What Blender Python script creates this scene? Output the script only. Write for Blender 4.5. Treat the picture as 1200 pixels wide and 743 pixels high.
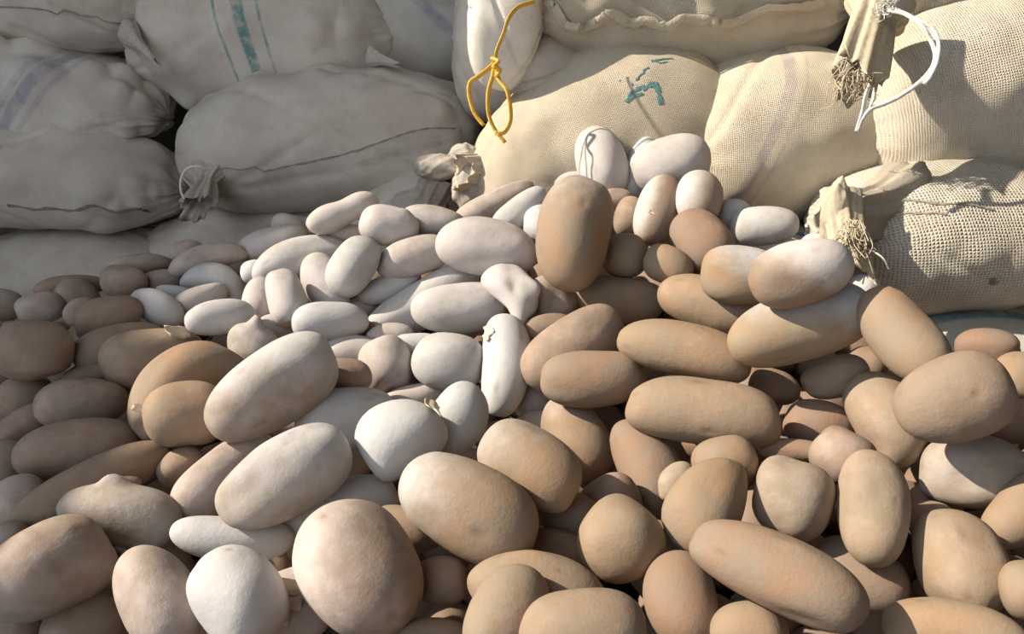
import bpy, bmesh, math, random
import numpy as np
from mathutils import Vector, Matrix, Quaternion
from mathutils.bvhtree import BVHTree

for o in list(bpy.data.objects): bpy.data.objects.remove(o)
S = bpy.context.scene
COL = S.collection
# ------------------------------------------------------------------ camera
cam_d = bpy.data.cameras.new('camera'); cam = bpy.data.objects.new('camera', cam_d); COL.objects.link(cam)
cam.location = (0, 0, 0.84); cam.rotation_euler = (math.radians(90 - 25), 0, 0)
cam_d.sensor_width = 36; cam_d.lens = 36 * 950 / 1200; cam_d.clip_start = 0.02
S.camera = cam
# ------------------------------------------------------------------ sky, sun, exposure
w = bpy.data.worlds.new('world'); S.world = w; w.use_nodes = True
bg = w.node_tree.nodes['Background']; bg.inputs[0].default_value = (0.86, 0.93, 1.0, 1); bg.inputs[1].default_value = 1.5
sun_d = bpy.data.lights.new('sun', 'SUN'); sun_d.energy = 6.4; sun_d.color = (1.0, 0.87, 0.68); sun_d.angle = math.radians(0.8)
sun = bpy.data.objects.new('sun', sun_d); COL.objects.link(sun)
SUN = Vector((-0.80, 0.03, 0.60)).normalized()
sun.rotation_euler = SUN.to_track_quat('Z', 'Y').to_euler(); sun.location = SUN * 5
S.view_settings.view_transform = 'Standard'; S.view_settings.look = 'None'
S.view_settings.gamma = 1; S.view_settings.use_curve_mapping = False
S.view_settings.exposure = 0.22

# ------------------------------------------------------------------ helpers
def tag(o, label=None, cat=None, group=None, kind=None):
    if label: o['label'] = label
    if cat: o['category'] = cat
    if group: o['group'] = group
    if kind: o['kind'] = kind
    return o

def link_mesh(name, verts, faces, mat, parent=None, smooth=True, uv=None):
    me = bpy.data.meshes.new(name)
    me.from_pydata([tuple(v) for v in verts], [], [tuple(f) for f in faces])
    if smooth: me.polygons.foreach_set('use_smooth', [True] * len(me.polygons))
    if mat: me.materials.append(mat)
    me.update()
    o = bpy.data.objects.new(name, me); COL.objects.link(o)
    if parent: o.parent = parent
    return o

def nodes_of(name):
    m = bpy.data.materials.new(name); m.use_nodes = True
    nt = m.node_tree; b = nt.nodes['Principled BSDF']
    return m, nt, b

def N(nt, t, **kw):
    n = nt.nodes.new(t)
    for k, v in kw.items():
        if k.startswith('i_'): n.inputs[k[2:].replace('_', ' ')].default_value = v
        else: setattr(n, k, v)
    return n

def math_n(nt, op, a, b=None, clamp=False):
    n = nt.nodes.new('ShaderNodeMath'); n.operation = op; n.use_clamp = clamp
    for i, x in enumerate((a, b)):
        if x is None: continue
        if isinstance(x, (int, float)): n.inputs[i].default_value = x
        else: nt.links.new(x, n.inputs[i])
    return n.outputs[0]

def mix_n(nt, fac, a, b, mode='MIX'):
    n = nt.nodes.new('ShaderNodeMix'); n.data_type = 'RGBA'; n.blend_type = mode; n.clamp_factor = True
    for s, x in ((n.inputs[0], fac), (n.inputs[6], a), (n.inputs[7], b)):
        if isinstance(x, (int, float)): s.default_value = x
        elif isinstance(x, tuple): s.default_value = (*x, 1)
        else: nt.links.new(x, s)
    return n.outputs[2]

def ramp(nt, src, lo, hi):
    n = nt.nodes.new('ShaderNodeMapRange'); n.interpolation_type = 'SMOOTHSTEP'
    nt.links.new(src, n.inputs[0]); n.inputs[1].default_value = lo; n.inputs[2].default_value = hi
    return n.outputs[0]

def noise(nt, vec, scale, detail=4, rough=.55):
    n = nt.nodes.new('ShaderNodeTexNoise'); n.inputs['Scale'].default_value = scale
    n.inputs['Detail'].default_value = detail; n.inputs['Roughness'].default_value = rough
    nt.links.new(vec, n.inputs['Vector']); return n.outputs['Fac']

def bump(nt, b, h, strength, dist, prev=None):
    n = nt.nodes.new('ShaderNodeBump'); n.inputs['Strength'].default_value = strength; n.inputs['Distance'].default_value = dist
    nt.links.new(h, n.inputs['Height'])
    if prev: nt.links.new(prev, n.inputs['Normal'])
    nt.links.new(n.outputs[0], b.inputs['Normal']); return n.outputs[0]

# ------------------------------------------------------------------ materials
def potato_material():
    m, nt, b = nodes_of('potato_skin')
    tc = N(nt, 'ShaderNodeTexCoord'); oi = N(nt, 'ShaderNodeObjectInfo')
    add = N(nt, 'ShaderNodeVectorMath', operation='ADD'); sc = N(nt, 'ShaderNodeVectorMath', operation='SCALE')
    cmb = N(nt, 'ShaderNodeCombineXYZ')
    for k in range(3): nt.links.new(oi.outputs['Random'], cmb.inputs[k])
    nt.links.new(cmb.outputs[0], sc.inputs[0]); sc.inputs['Scale'].default_value = 37.0
    nt.links.new(tc.outputs['Object'], add.inputs[0]); nt.links.new(sc.outputs[0], add.inputs[1])
    v = add.outputs[0]
    big = noise(nt, v, 22, 3); med = noise(nt, v, 60, 5, .6); fine = noise(nt, v, 420, 4, .6); veryfine = noise(nt, v, 1100, 2)
    at = N(nt, 'ShaderNodeAttribute', attribute_name='dust'); tn = N(nt, 'ShaderNodeAttribute', attribute_name='tone')
    pit = N(nt, 'ShaderNodeAttribute', attribute_name='pit')
    skin = mix_n(nt, tn.outputs['Fac'], SKIN_TAN, SKIN_RED)
    skin = mix_n(nt, ramp(nt, big, .35, .7), skin, mix_n(nt, 1.0, skin, (1.12, .93, .80), 'MULTIPLY'))
    skin = mix_n(nt, math_n(nt, 'MULTIPLY', ramp(nt, fine, .5, .75), .22), skin, mix_n(nt, 1.0, skin, (.6, .55, .5), 'MULTIPLY'))
    dcol = mix_n(nt, tn.outputs['Fac'], DUST_GREY, DUST_PINK)
    d = math_n(nt, 'ADD', at.outputs['Fac'], math_n(nt, 'MULTIPLY', math_n(nt, 'SUBTRACT', med, .5), .55))
    d = math_n(nt, 'ADD', d, math_n(nt, 'MULTIPLY', math_n(nt, 'SUBTRACT', big, .5), .8))
    d = math_n(nt, 'MULTIPLY', ramp(nt, d, .08, 1.05), .95)
    col = mix_n(nt, d, skin, dcol)
    col = mix_n(nt, math_n(nt, 'MULTIPLY', pit.outputs['Fac'], .75, True), col, (.10, .06, .035))
    nt.links.new(col, b.inputs['Base Color']); b.inputs['Roughness'].default_value = .72
    b.inputs['Specular IOR Level'].default_value = .3
    h = math_n(nt, 'ADD', math_n(nt, 'MULTIPLY', med, 1.0), math_n(nt, 'MULTIPLY', fine, .25))
    h = math_n(nt, 'ADD', h, math_n(nt, 'MULTIPLY', veryfine, .06))
    bump(nt, b, h, .3, .0035)
    return m
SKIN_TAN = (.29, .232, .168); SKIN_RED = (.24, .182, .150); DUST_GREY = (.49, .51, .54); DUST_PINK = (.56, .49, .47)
POTATO = potato_material()

def sack_material(name, base, dirt, weave=1.0, spacing=.004, stripes=(), shear=0.0, axis=0, stripe_col=(.2, .4, .45), lines=.0):
    """stripes: (centre, half width, strength) measured in metres along the sack"""
    m, nt, b = nodes_of(name)
    tc = N(nt, 'ShaderNodeTexCoord'); uv = N(nt, 'ShaderNodeSeparateXYZ'); ob = N(nt, 'ShaderNodeSeparateXYZ')
    nt.links.new(tc.outputs['UV'], uv.inputs[0]); nt.links.new(tc.outputs['Object'], ob.inputs[0])
    v = tc.outputs['Object']
    big = noise(nt, v, 7, 4); med = noise(nt, v, 35, 5, .65); fine = noise(nt, v, 300, 3)
    col = mix_n(nt, ramp(nt, big, .3, .72), base, dirt)
    col = mix_n(nt, math_n(nt, 'MULTIPLY', ramp(nt, med, .45, .75), .35), col, mix_n(nt, 1.0, col, (.70, .66, .60), 'MULTIPLY'))
    wob = math_n(nt, 'MULTIPLY', math_n(nt, 'SUBTRACT', med, .5), .006)
    k = 2 * math.pi / spacing
    su = math_n(nt, 'SINE', math_n(nt, 'MULTIPLY', math_n(nt, 'ADD', uv.outputs[0], wob), k))
    sv = math_n(nt, 'SINE', math_n(nt, 'MULTIPLY', math_n(nt, 'ADD', uv.outputs[1], wob), k))
    wv = math_n(nt, 'MAXIMUM', math_n(nt, 'POWER', math_n(nt, 'ABSOLUTE', su), 3.0), math_n(nt, 'POWER', math_n(nt, 'ABSOLUTE', sv), 3.0))
    gap = math_n(nt, 'MULTIPLY', math_n(nt, 'SUBTRACT', 1.0, wv), lines)
    col = mix_n(nt, gap, col, mix_n(nt, 1.0, col, (.28, .24, .2), 'MULTIPLY'))
    if stripes:
        c = math_n(nt, 'ADD', ob.outputs[axis], math_n(nt, 'MULTIPLY', ob.outputs[2 if axis == 0 else 0], shear))
        tot = None
        for (c0, hw, st) in stripes:
            d = math_n(nt, 'ABSOLUTE', math_n(nt, 'SUBTRACT', c, c0))
            mr = nt.nodes.new('ShaderNodeMapRange'); mr.interpolation_type = 'SMOOTHSTEP'
            nt.links.new(d, mr.inputs[0]); mr.inputs[1].default_value = hw * 1.25; mr.inputs[2].default_value = hw * .7
            s = math_n(nt, 'MULTIPLY', mr.outputs[0], st)
            tot = s if tot is None else math_n(nt, 'MAXIMUM', tot, s)
        tot = math_n(nt, 'MULTIPLY', tot, math_n(nt, 'ADD', .25, ramp(nt, med, .3, .6)), True)
        col = mix_n(nt, tot, col, stripe_col)
    nt.links.new(col, b.inputs['Base Color']); b.inputs['Roughness'].default_value = .85
    b.inputs['Specular IOR Level'].default_value = .2
    h = math_n(nt, 'ADD', math_n(nt, 'MULTIPLY', wv, weave), math_n(nt, 'MULTIPLY', med, 1.1))
    h = math_n(nt, 'ADD', h, math_n(nt, 'MULTIPLY', fine, .4))
    bump(nt, b, h, .6, .0025)
    return m

def plain(name, col, rough=.8, nscale=40, amt=.35):
    m, nt, b = nodes_of(name)
    tc = N(nt, 'ShaderNodeTexCoord'); n = noise(nt, tc.outputs['Object'], nscale, 5)
    c = mix_n(nt, math_n(nt, 'MULTIPLY', ramp(nt, n, .3, .75), amt), col, tuple(x * .45 for x in col))
    nt.links.new(c, b.inputs['Base Color']); b.inputs['Roughness'].default_value = rough
    bump(nt, b, n, .4, .004)
    return m

# ------------------------------------------------------------------ setting
def slab(name, pts, thick, normal, mat):
    pts = [Vector(p) for p in pts]; n = Vector(normal) * thick; k = len(pts)
    vs = pts + [p + n for p in pts]
    fs = [list(range(k)), list(range(2 * k - 1, k - 1, -1))] + [[i, k + i, k + (i + 1) % k, (i + 1) % k] for i in range(k)]
    o = link_mesh(name, vs, fs, mat, smooth=False)
    return tag(o, kind='structure')
concrete = plain('concrete_floor', (.30, .27, .24), .9, 9, .5); plaster = plain('wall_plaster', (.22, .20, .18), .9, 6, .4); dark_plaster = plain('shade_darkened_plaster', (.05, .045, .04), .9, 6, .4)  # back wall colour darkened to imitate black shade between the sacks
slab('floor', [(-2.2, -1.2, 0), (2.2, -1.2, 0), (2.2, 2.62, 0), (-2.2, 2.62, 0)], .1, (0, 0, -1), concrete)
slab('wall_back', [(-2.2, 2.5, 0), (2.2, 2.5, 0), (2.2, 2.5, 3.6), (-2.2, 2.5, 3.6)], .12, (0, 1, 0), dark_plaster)
slab('wall_right', [(2.0, -1.1, 0), (2.0, 2.5, 0), (2.0, 2.5, 3.6), (2.0, -1.1, 3.6)], .12, (1, 0, 0), plaster)
slab('sun_block_wall_left', [(-1.7, -.6, 0), (-1.7, 2.5, 0), (-1.7, 2.5, 3.6), (-1.7, 1.6, 3.6), (-1.7, 1.55, 1.8), (-1.7, 1.35, 1.6), (-1.7, 1.2, 1.42), (-1.7, 1.05, 1.32), (-1.7, -.6, 1.29)], .12, (-1, 0, 0), plaster)  # unseen wall added to block the sun, stepped top shapes the shade
slab('sky_block_wall_front', [(-.3, -1.1, 0), (2.12, -1.1, 0), (2.12, -1.1, 3.6), (-.3, -1.1, 3.6)], .12, (0, -1, 0), plaster)  # unseen wall added behind the camera to cut the skylight
slab('sky_block_ceiling', [(-1.82, -1.2, 3.6), (2.2, -1.2, 3.6), (2.2, 2.62, 3.6), (-1.82, 2.62, 3.6)], .1, (0, 0, 1), plaster)  # unseen roof added to hold back skylight from overhead

# ------------------------------------------------------------------ potatoes
def ico(sub):
    bm = bmesh.new(); bmesh.ops.create_icosphere(bm, subdivisions=sub, radius=1)
    v = np.array([p.co[:] for p in bm.verts]); v /= np.linalg.norm(v, axis=1)[:, None]
    f = np.array([[q.index for q in t.verts] for t in bm.faces]); bm.free(); return v, f
ICO = {k: ico(k) for k in (2, 4, 5)}

def unit(a): a = np.array(a, float); return a / np.linalg.norm(a)

def potato_shape(r, seed, sub=4, sq=2.35, t=0, bn=0, p=0, rough=1, bumps=(), side=None, dust=.2, flip=1, eyes=6):
    rs = np.random.RandomState(seed)
    n, f = ICO[sub]
    e = sq
    rad = 1 / (np.abs(n[:, 0]) ** e + (n[:, 1] ** 2 + n[:, 2] ** 2) ** (e / 2)) ** (1 / e)
    disp = np.zeros(len(n))
    t = t or rs.uniform(-.09, .09); bn = bn or rs.uniform(-.05, .05)
    for k in range(16):                                                  # broad lumps and hollows
        d = unit(rs.normal(size=3)); a = rs.uniform(-.105, .075) * rough; wd = rs.uniform(.22, .5)
        disp += a * np.exp(-((n - d) ** 2).sum(1) / (2 * wd * wd))
    if rough > 1.3:
        for k in range(26):
            d = unit(rs.normal(size=3)); a = rs.uniform(-.04, .045) * (rough - .8); wd = rs.uniform(.12, .26)
            disp += a * np.exp(-((n - d) ** 2).sum(1) / (2 * wd * wd))
    pit = np.zeros(len(n))
    for k in range(eyes):                                                # eyes: a small pit with a brow
        d = unit(rs.normal(size=3)); d[0] *= 1.3; d = unit(d); wd = rs.uniform(.045, .075)
        g = np.exp(-((n - d) ** 2).sum(1) / (2 * wd * wd)); disp -= g * rs.uniform(.015, .035); pit += g * rs.uniform(.1, .55)
        q = unit(d + unit(rs.normal(size=3)) * wd * 1.6)
        disp += .012 * np.exp(-((n - q) ** 2).sum(1) / (2 * (wd * 1.4) ** 2))
    for k in range(5):                                                   # small swellings
        d = unit(rs.normal(size=3)); wd = rs.uniform(.1, .18)
        disp += rs.uniform(-.012, .022) * np.exp(-((n - d) ** 2).sum(1) / (2 * wd * wd))
    for (bx, by, bz, a, wd) in bumps:
        d = unit((bx, by * flip, bz)); g = np.exp(-((n - d) ** 2).sum(1) / (2 * wd * wd)); disp += a * g
        if a < 0: pit += g * .35
    v = n * (rad * (1 + disp))[:, None]
    x = v[:, 0].copy()
    k = 1 + t * x - p * np.exp(-(x / .35) ** 2)
    v[:, 1] *= k; v[:, 2] *= k
    v = v * np.array(r)
    v[:, 1] += flip * bn * r[0] * (x * x - .35) * 1.6
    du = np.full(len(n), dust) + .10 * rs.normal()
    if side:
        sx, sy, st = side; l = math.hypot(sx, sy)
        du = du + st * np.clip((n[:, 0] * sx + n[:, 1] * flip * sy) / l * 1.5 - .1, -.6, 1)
    return v, f, du, np.clip(pit, 0, 1)

def potato_mesh(v, f, du, pit, tone):
    me = bpy.data.meshes.new('potato')
    me.from_pydata(v.tolist(), [], f.tolist()); me.polygons.foreach_set('use_smooth', [True] * len(f))
    for nm, arr in (('dust', du), ('pit', pit), ('tone', np.full(len(v), tone) if np.isscalar(tone) else tone)):
        a = me.attributes.new(nm, 'FLOAT', 'POINT'); a.data.foreach_set('value', np.asarray(arr, dtype=np.float32))
    me.materials.append(POTATO); me.update(); return me

# (location, quaternion, half sizes, dust, tone, extras, label) of every potato that can be seen, in metres; deep gap potatoes get a raised tone to imitate shade
POTATOES = [
((-0.5749, 0.8699, 0.3894), (0.8152, 0.5076, 0.2155, 0.1770), (0.0453, 0.0371, 0.0364), 0.31, 0.7, {'sq': 2.7}, 'blocky brown potato in shade at far left edge of the heap'),
((-0.7550, 1.0942, 0.3486), (0.8062, 0.5217, 0.2342, 0.1516), (0.0289, 0.0240, 0.0235), 0.36, 0.6, {'sq': 2.4}, 'small tan-brown potato at far left edge of the back row'),
((-0.6654, 1.0414, 0.3683), (0.7952, 0.5294, 0.2115, 0.2064), (0.0324, 0.0216, 0.0205), 0.36, 0.7, {}, 'oval brown potato in shade second from left in back row'),
((-0.6535, 1.1100, 0.3734), (0.7967, 0.5399, 0.2026, 0.1809), (0.0480, 0.0164, 0.0156), 0.41, 0.6, {}, 'long thin brown potato behind the others at the back left, below the grey sacks'),
((-0.6307, 1.0824, 0.3648), (0.8488, 0.4680, 0.2285, -0.0912), (0.0338, 0.0257, 0.0244), 0.36, 0.6, {'t': -0.25}, 'rounded brown potato just behind a small knobbly one at the back left'),
((-0.6045, 1.0314, 0.3663), (0.7169, 0.4957, 0.1307, 0.4725), (0.0224, 0.0194, 0.0190), 0.36, 0.6, {}, 'small knobbly brown potato leaning on a larger one at the back left'),
((-0.5315, 0.9628, 0.3892), (0.7763, 0.5241, 0.1655, 0.3085), (0.0429, 0.0277, 0.0263), 0.31, 0.8, {}, 'dark brown oval potato with a dimple, left of the pale bluish potatoes'),
((-0.5484, 1.0613, 0.4004), (0.8197, 0.5338, 0.1941, 0.0732), (0.0316, 0.0242, 0.0230), 0.36, 0.8, {}, 'broad brown potato in shade at the back left, beside a small oval one'),
((-0.5479, 1.1141, 0.4044), (0.7889, 0.5543, 0.1679, 0.2055), (0.0484, 0.0162, 0.0154), 0.41, 0.7, {}, 'long brown potato on the skyline of the heap at the back left'),
((-0.5107, 1.0937, 0.3857), (0.8042, 0.5467, 0.1641, 0.1656), (0.0287, 0.0186, 0.0177), 0.35, 0.9, {}, 'small oval reddish-brown potato between the brown and the pale potatoes'),
((-0.4851, 1.1373, 0.4171), (0.7864, 0.5622, 0.1437, 0.2119), (0.0263, 0.0176, 0.0167), 0.4, 0.9, {}, 'small pink potato on the skyline below the tied grey sack'),
((-0.4501, 1.1252, 0.4109), (0.7859, 0.5580, 0.1291, 0.2331), (0.0566, 0.0200, 0.0190), 0.75, 0.95, {'bn': -0.1}, 'long pinkish pale potato near the skyline left of centre'),
((-0.4310, 1.0890, 0.3836), (0.8425, 0.4958, 0.1743, -0.1187), (0.0475, 0.0260, 0.0247), 0.9, 0.3, {'bn': -0.25}, 'pale curved dusty potato arching over a grey one left of centre'),
((-0.4836, 1.0061, 0.3843), (0.8540, 0.4508, 0.2020, -0.1631), (0.0377, 0.0217, 0.0206), 0.9, 0.3, {}, 'pale bluish dusty potato, leftmost of the pale ones'),
((-0.4757, 1.0455, 0.3888), (0.8271, 0.5317, 0.1727, 0.0583), (0.0243, 0.0132, 0.0125), 0.9, 0.2, {}, 'small pale potato wedged behind the leftmost pale bluish one'),
((-0.4366, 1.0437, 0.3818), (0.7831, 0.5318, 0.1218, 0.2986), (0.0390, 0.0202, 0.0192), 0.75, 0.7, {}, 'greyish pink potato tucked under the pale arching one'),
((-0.3769, 0.9487, 0.3970), (0.8211, 0.5324, 0.1377, 0.1529), (0.0436, 0.0231, 0.0220), 0.9, 0.3, {}, 'pale grey oval potato directly below the pale arching one'),
((-0.5041, 0.9267, 0.3637), (0.8100, 0.5150, 0.1757, 0.2188), (0.0554, 0.0296, 0.0281), 0.28, 0.7, {}, 'long plain brown potato in shade behind the sunlit tapering one'),
((-0.4588, 0.9196, 0.3563), (0.8080, 0.5109, 0.1564, 0.2483), (0.0603, 0.0371, 0.0352), 0.28, 0.35, {'t': -0.35}, 'tapering tan potato with sunlit thick left end and flaking right end'),
((-0.3858, 0.8308, 0.3634), (0.7629, 0.4592, 0.1047, 0.4428), (0.0779, 0.0396, 0.0376), 0.12, 0.3, {'bn': -0.16, 'sub': 5}, 'large curved tan potato with sunlit upper rim, left of the big pale long one'),
((-0.3588, 0.7609, 0.3658), (0.8496, 0.4828, 0.1523, 0.1478), (0.0433, 0.0364, 0.0357), 0.15, 0.25, {'sq': 2.6}, 'tan potato with peeling skin, under the left end of the big pale long one'),
((-0.6037, 0.8740, 0.3252), (0.7795, 0.4879, 0.1960, 0.3406), (0.0331, 0.0275, 0.0269), 0.31, 0.7, {}, 'brown potato in shade below the blocky one at the far left edge'),
((-0.5296, 0.8956, 0.3410), (0.7613, 0.4843, 0.1552, 0.4023), (0.0396, 0.0212, 0.0201), 0.31, 0.7, {}, 'brown potato mostly covered by its neighbours in the shaded left part'),
((-0.5156, 0.8378, 0.3370), (0.8331, 0.4868, 0.1947, 0.1764), (0.0523, 0.0317, 0.0301), 0.31, 0.8, {}, 'long brown potato with two dimples in the shaded left part'),
((-0.5191, 0.9104, 0.3202), (0.8641, 0.4631, 0.1968, -0.0128), (0.0302, 0.0151, 0.0144), 0.31, 0.7, {}, 'low brown potato edge showing above the brown potato with two dimples'),
((-0.5773, 0.8078, 0.3154), (0.7218, 0.4406, 0.1588, 0.5095), (0.0420, 0.0233, 0.0221), 0.28, 0.8, {}, 'slanting brown potato at the left edge, left of the long grey-brown one'),
((-0.4824, 0.7560, 0.3266), (0.8372, 0.4671, 0.1915, 0.2103), (0.0649, 0.0322, 0.0306), 0.28, 0.7, {'sub': 5}, 'long grey-brown potato lying in shade above the very long sunlit-edged one'),
((-0.4377, 0.6984, 0.3218), (0.8052, 0.4431, 0.1696, 0.3557), (0.0846, 0.0260, 0.0247), 0.28, 0.5, {'sub': 5}, 'very long slender tan potato with a thin sunlit top edge at the left'),
((-0.5109, 0.6817, 0.3083), (0.8467, 0.4407, 0.2105, 0.2114), (0.0270, 0.0299, 0.0293), 0.28, 0.95, {}, 'reddish brown potato in shade at the left edge, behind the very long one'),
((-0.5657, 0.7501, 0.3079), (0.6342, 0.3663, 0.0905, 0.6749), (0.0263, 0.0295, 0.0289), 0.28, 0.8, {}, 'brown potato cut by the left picture edge'),
((-0.3829, 0.6393, 0.3279), (0.9006, 0.3973, 0.1731, -0.0330), (0.0581, 0.0286, 0.0271), 0.6, 0.2, {'t': 0.2, 'bumps': [(-0.25, 0.95, 0.15, 0.36, 0.14), (-0.1, 0.35, 0.9, 0.06, 0.25)], 'sub': 5}, 'pale angular potato with a sprout knob on top at the lower left'),
((-0.3965, 0.6843, 0.3313), (0.8762, 0.4404, 0.1748, 0.0878), (0.0136, 0.0077, 0.0074), 0.31, 0.8, {}, 'tiny brown potato peeping over the angular potato with a knob'),
((-0.4130, 0.5605, 0.3293), (0.8136, 0.4057, 0.1869, 0.3722), (0.0534, 0.0419, 0.0398), 0.31, 0.7, {'sq': 2.5, 'bumps': [(0.1, -0.1, 0.95, -0.06, 0.18)], 'sub': 5}, 'big pinkish-brown potato with a crease in the lower left corner'),
((-0.3979, 0.5624, 0.2642), (0.8936, 0.3826, 0.1794, 0.1514), (0.0375, 0.0289, 0.0274), 0.28, 0.8, {}, 'tan potato cut by the bottom edge at the lower left'),
((-0.4515, 0.5428, 0.2719), (0.8107, 0.3788, 0.1973, 0.4004), (0.0290, 0.0169, 0.0161), 0.28, 0.6, {}, 'brown potato in the bottom left corner under the big pinkish-brown one'),
((-0.3032, 0.5264, 0.3303), (0.8830, 0.1697, 0.1594, -0.4077), (0.0491, 0.0320, 0.0304), 0.55, 0.75, {'sub': 5}, 'upright pale pinkish potato left of the white round one at the bottom'),
((-0.3944, 0.6043, 0.2734), (0.8533, 0.4040, 0.1731, 0.2805), (0.0216, 0.0164, 0.0156), 0.28, 0.9, {}, 'reddish potato in the gap behind the upright pale pinkish one'),
((-0.2282, 0.5110, 0.3480), (0.8967, 0.2384, 0.1213, -0.3527), (0.0457, 0.0357, 0.0349), 0.85, 0.3, {'sq': 2.3, 'sub': 5}, 'bright white rounded potato at the bottom left of centre'),
((-0.3624, 0.7363, 0.3143), (0.8043, 0.4377, 0.1290, 0.3808), (0.0259, 0.0215, 0.0211), 0.2, 0.5, {}, 'small warm tan potato between the very long one and the pinkish one'),
((-0.3022, 0.7025, 0.3309), (0.7784, 0.4011, 0.0903, 0.4744), (0.0609, 0.0277, 0.0263), 0.55, 0.95, {'t': -0.2, 'sub': 5}, 'pinkish potato with a swollen lower end under the big pale long one'),
((-0.2621, 0.6007, 0.3320), (0.9035, 0.4094, 0.1265, 0.0111), (0.0559, 0.0207, 0.0196), 0.85, 0.3, {'bn': 0.05, 'sub': 5}, 'low pale bluish potato squeezed under the long pale cylindrical one'),
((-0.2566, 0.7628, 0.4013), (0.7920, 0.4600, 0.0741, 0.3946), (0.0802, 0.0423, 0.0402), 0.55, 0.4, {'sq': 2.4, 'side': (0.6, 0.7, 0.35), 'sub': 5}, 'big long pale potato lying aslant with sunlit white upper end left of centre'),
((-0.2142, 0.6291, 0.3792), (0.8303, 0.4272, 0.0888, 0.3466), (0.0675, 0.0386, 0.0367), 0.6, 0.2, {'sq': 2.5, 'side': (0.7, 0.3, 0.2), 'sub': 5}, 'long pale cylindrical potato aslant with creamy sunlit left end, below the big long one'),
((-0.1709, 0.6513, 0.3257), (0.8757, 0.4313, 0.0775, 0.2029), (0.0619, 0.0277, 0.0263), 0.8, 0.2, {'sub': 5}, 'flat bluish-grey potato below the pale cylindrical one'),
((-0.1886, 0.7893, 0.3469), (0.8650, 0.4844, 0.0787, 0.1042), (0.0571, 0.0348, 0.0331), 0.85, 0.2, {}, 'wide bluish-grey potato in shade right of the big pale long one'),
((-0.1117, 0.6883, 0.3849), (0.8458, 0.4429, 0.0353, 0.2954), (0.0451, 0.0369, 0.0361), 1, 0.15, {'rough': 1.6}, 'lumpy chalk-dusted grey potato with white crust on top near the centre'),
((-0.0594, 0.7401, 0.3723), (0.7715, 0.3197, -0.0618, 0.5466), (0.0416, 0.0311, 0.0295), 1, 0.1, {}, 'smooth pale bluish potato right of the chalk-crusted one'),
((-0.1602, 0.9061, 0.3500), (0.7535, 0.2166, 0.2041, -0.5862), (0.0403, 0.0342, 0.0335), 0.75, 0.7, {}, 'egg-shaped pale potato with pinkish cheeks standing left of the wider one'),
((-0.0800, 0.8953, 0.3607), (0.8585, 0.5081, 0.0395, -0.0575), (0.0458, 0.0373, 0.0365), 0.95, 0.3, {}, 'wide dusty white potato between the egg-shaped one and the upright one'),
((-0.0104, 0.8742, 0.3660), (0.6871, 0.2199, -0.1888, 0.6663), (0.0704, 0.0303, 0.0288), 0.85, 0.2, {'sq': 2.6, 'sub': 5}, 'upright dusty pale potato with a torn skin flap at its upper left'),
((0.0268, 0.8779, 0.3142), (0.7942, 0.3232, -0.0917, 0.5064), (0.0283, 0.0256, 0.0251), 0.95, 0.8, {}, 'bluish dusty potato showing between the upright one and the brown ones'),
((0.0354, 0.8421, 0.3030), (0.8767, 0.4807, -0.0146, -0.0080), (0.0312, 0.0165, 0.0157), 0.95, 0.8, {}, 'low bluish potato showing in the gap right of the upright dusty one'),
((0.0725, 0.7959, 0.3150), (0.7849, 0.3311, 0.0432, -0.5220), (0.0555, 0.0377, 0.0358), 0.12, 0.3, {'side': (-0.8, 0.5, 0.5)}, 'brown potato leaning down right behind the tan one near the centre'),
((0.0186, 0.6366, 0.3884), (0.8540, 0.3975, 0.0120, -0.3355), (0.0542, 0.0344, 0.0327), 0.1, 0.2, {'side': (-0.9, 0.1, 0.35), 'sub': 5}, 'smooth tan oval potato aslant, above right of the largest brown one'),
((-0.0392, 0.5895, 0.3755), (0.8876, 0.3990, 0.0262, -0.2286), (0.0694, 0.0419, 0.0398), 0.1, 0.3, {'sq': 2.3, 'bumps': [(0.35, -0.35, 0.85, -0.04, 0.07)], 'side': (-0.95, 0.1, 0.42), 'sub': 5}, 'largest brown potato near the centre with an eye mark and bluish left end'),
((-0.0992, 0.6047, 0.3387), (0.9054, 0.4123, 0.0496, -0.0879), (0.0361, 0.0216, 0.0205), 0.35, 0.3, {}, 'small brownish potato with a round sunlit patch between two very large ones'),
((-0.1297, 0.5301, 0.3571), (0.8667, 0.2494, 0.0864, -0.4234), (0.0629, 0.0472, 0.0448), 0.6, 0.85, {'sq': 2.3, 'side': (-0.6, -0.4, 0.3), 'sub': 5}, 'huge pale pink potato at the bottom, left of the dark hollow'),
((-0.2014, 0.5449, 0.3005), (0.8978, 0.3870, 0.1027, 0.1833), (0.0388, 0.0322, 0.0316), 0.9, 0.8, {'rough': 1.6}, 'bluish dusty potato with loose white skin at the bottom, left of the huge pink one'),
((-0.0675, 0.4984, 0.3126), (0.9285, 0.3693, 0.0353, 0.0140), (0.0325, 0.0158, 0.0151), 0.12, 0.8, {}, 'brown potato at the bottom edge in the dark hollow'),
((0.0199, 0.5175, 0.3502), (0.9161, 0.3932, -0.0127, -0.0777), (0.0597, 0.0257, 0.0244), 0.1, 0.25, {'bn': -0.1, 'bumps': [(-0.1, 0.8, 0.5, 0.12, 0.2)], 'sub': 5}, 'knobbly tan potato lying behind the upright sunlit one at the bottom'),
((-0.0046, 0.4703, 0.3656), (0.8264, 0.2395, -0.0234, 0.5091), (0.0406, 0.0286, 0.0271), 0.1, 0.25, {'sq': 2.3, 'sub': 5}, 'upright tan potato with small black pits, cut by the bottom edge'),
((0.0532, 0.4408, 0.3786), (0.9283, 0.3692, -0.0297, 0.0318), (0.0469, 0.0326, 0.0310), 0.2, 0.35, {'sub': 5}, 'wide tan potato cut by the bottom edge right of the pitted one'),
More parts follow.
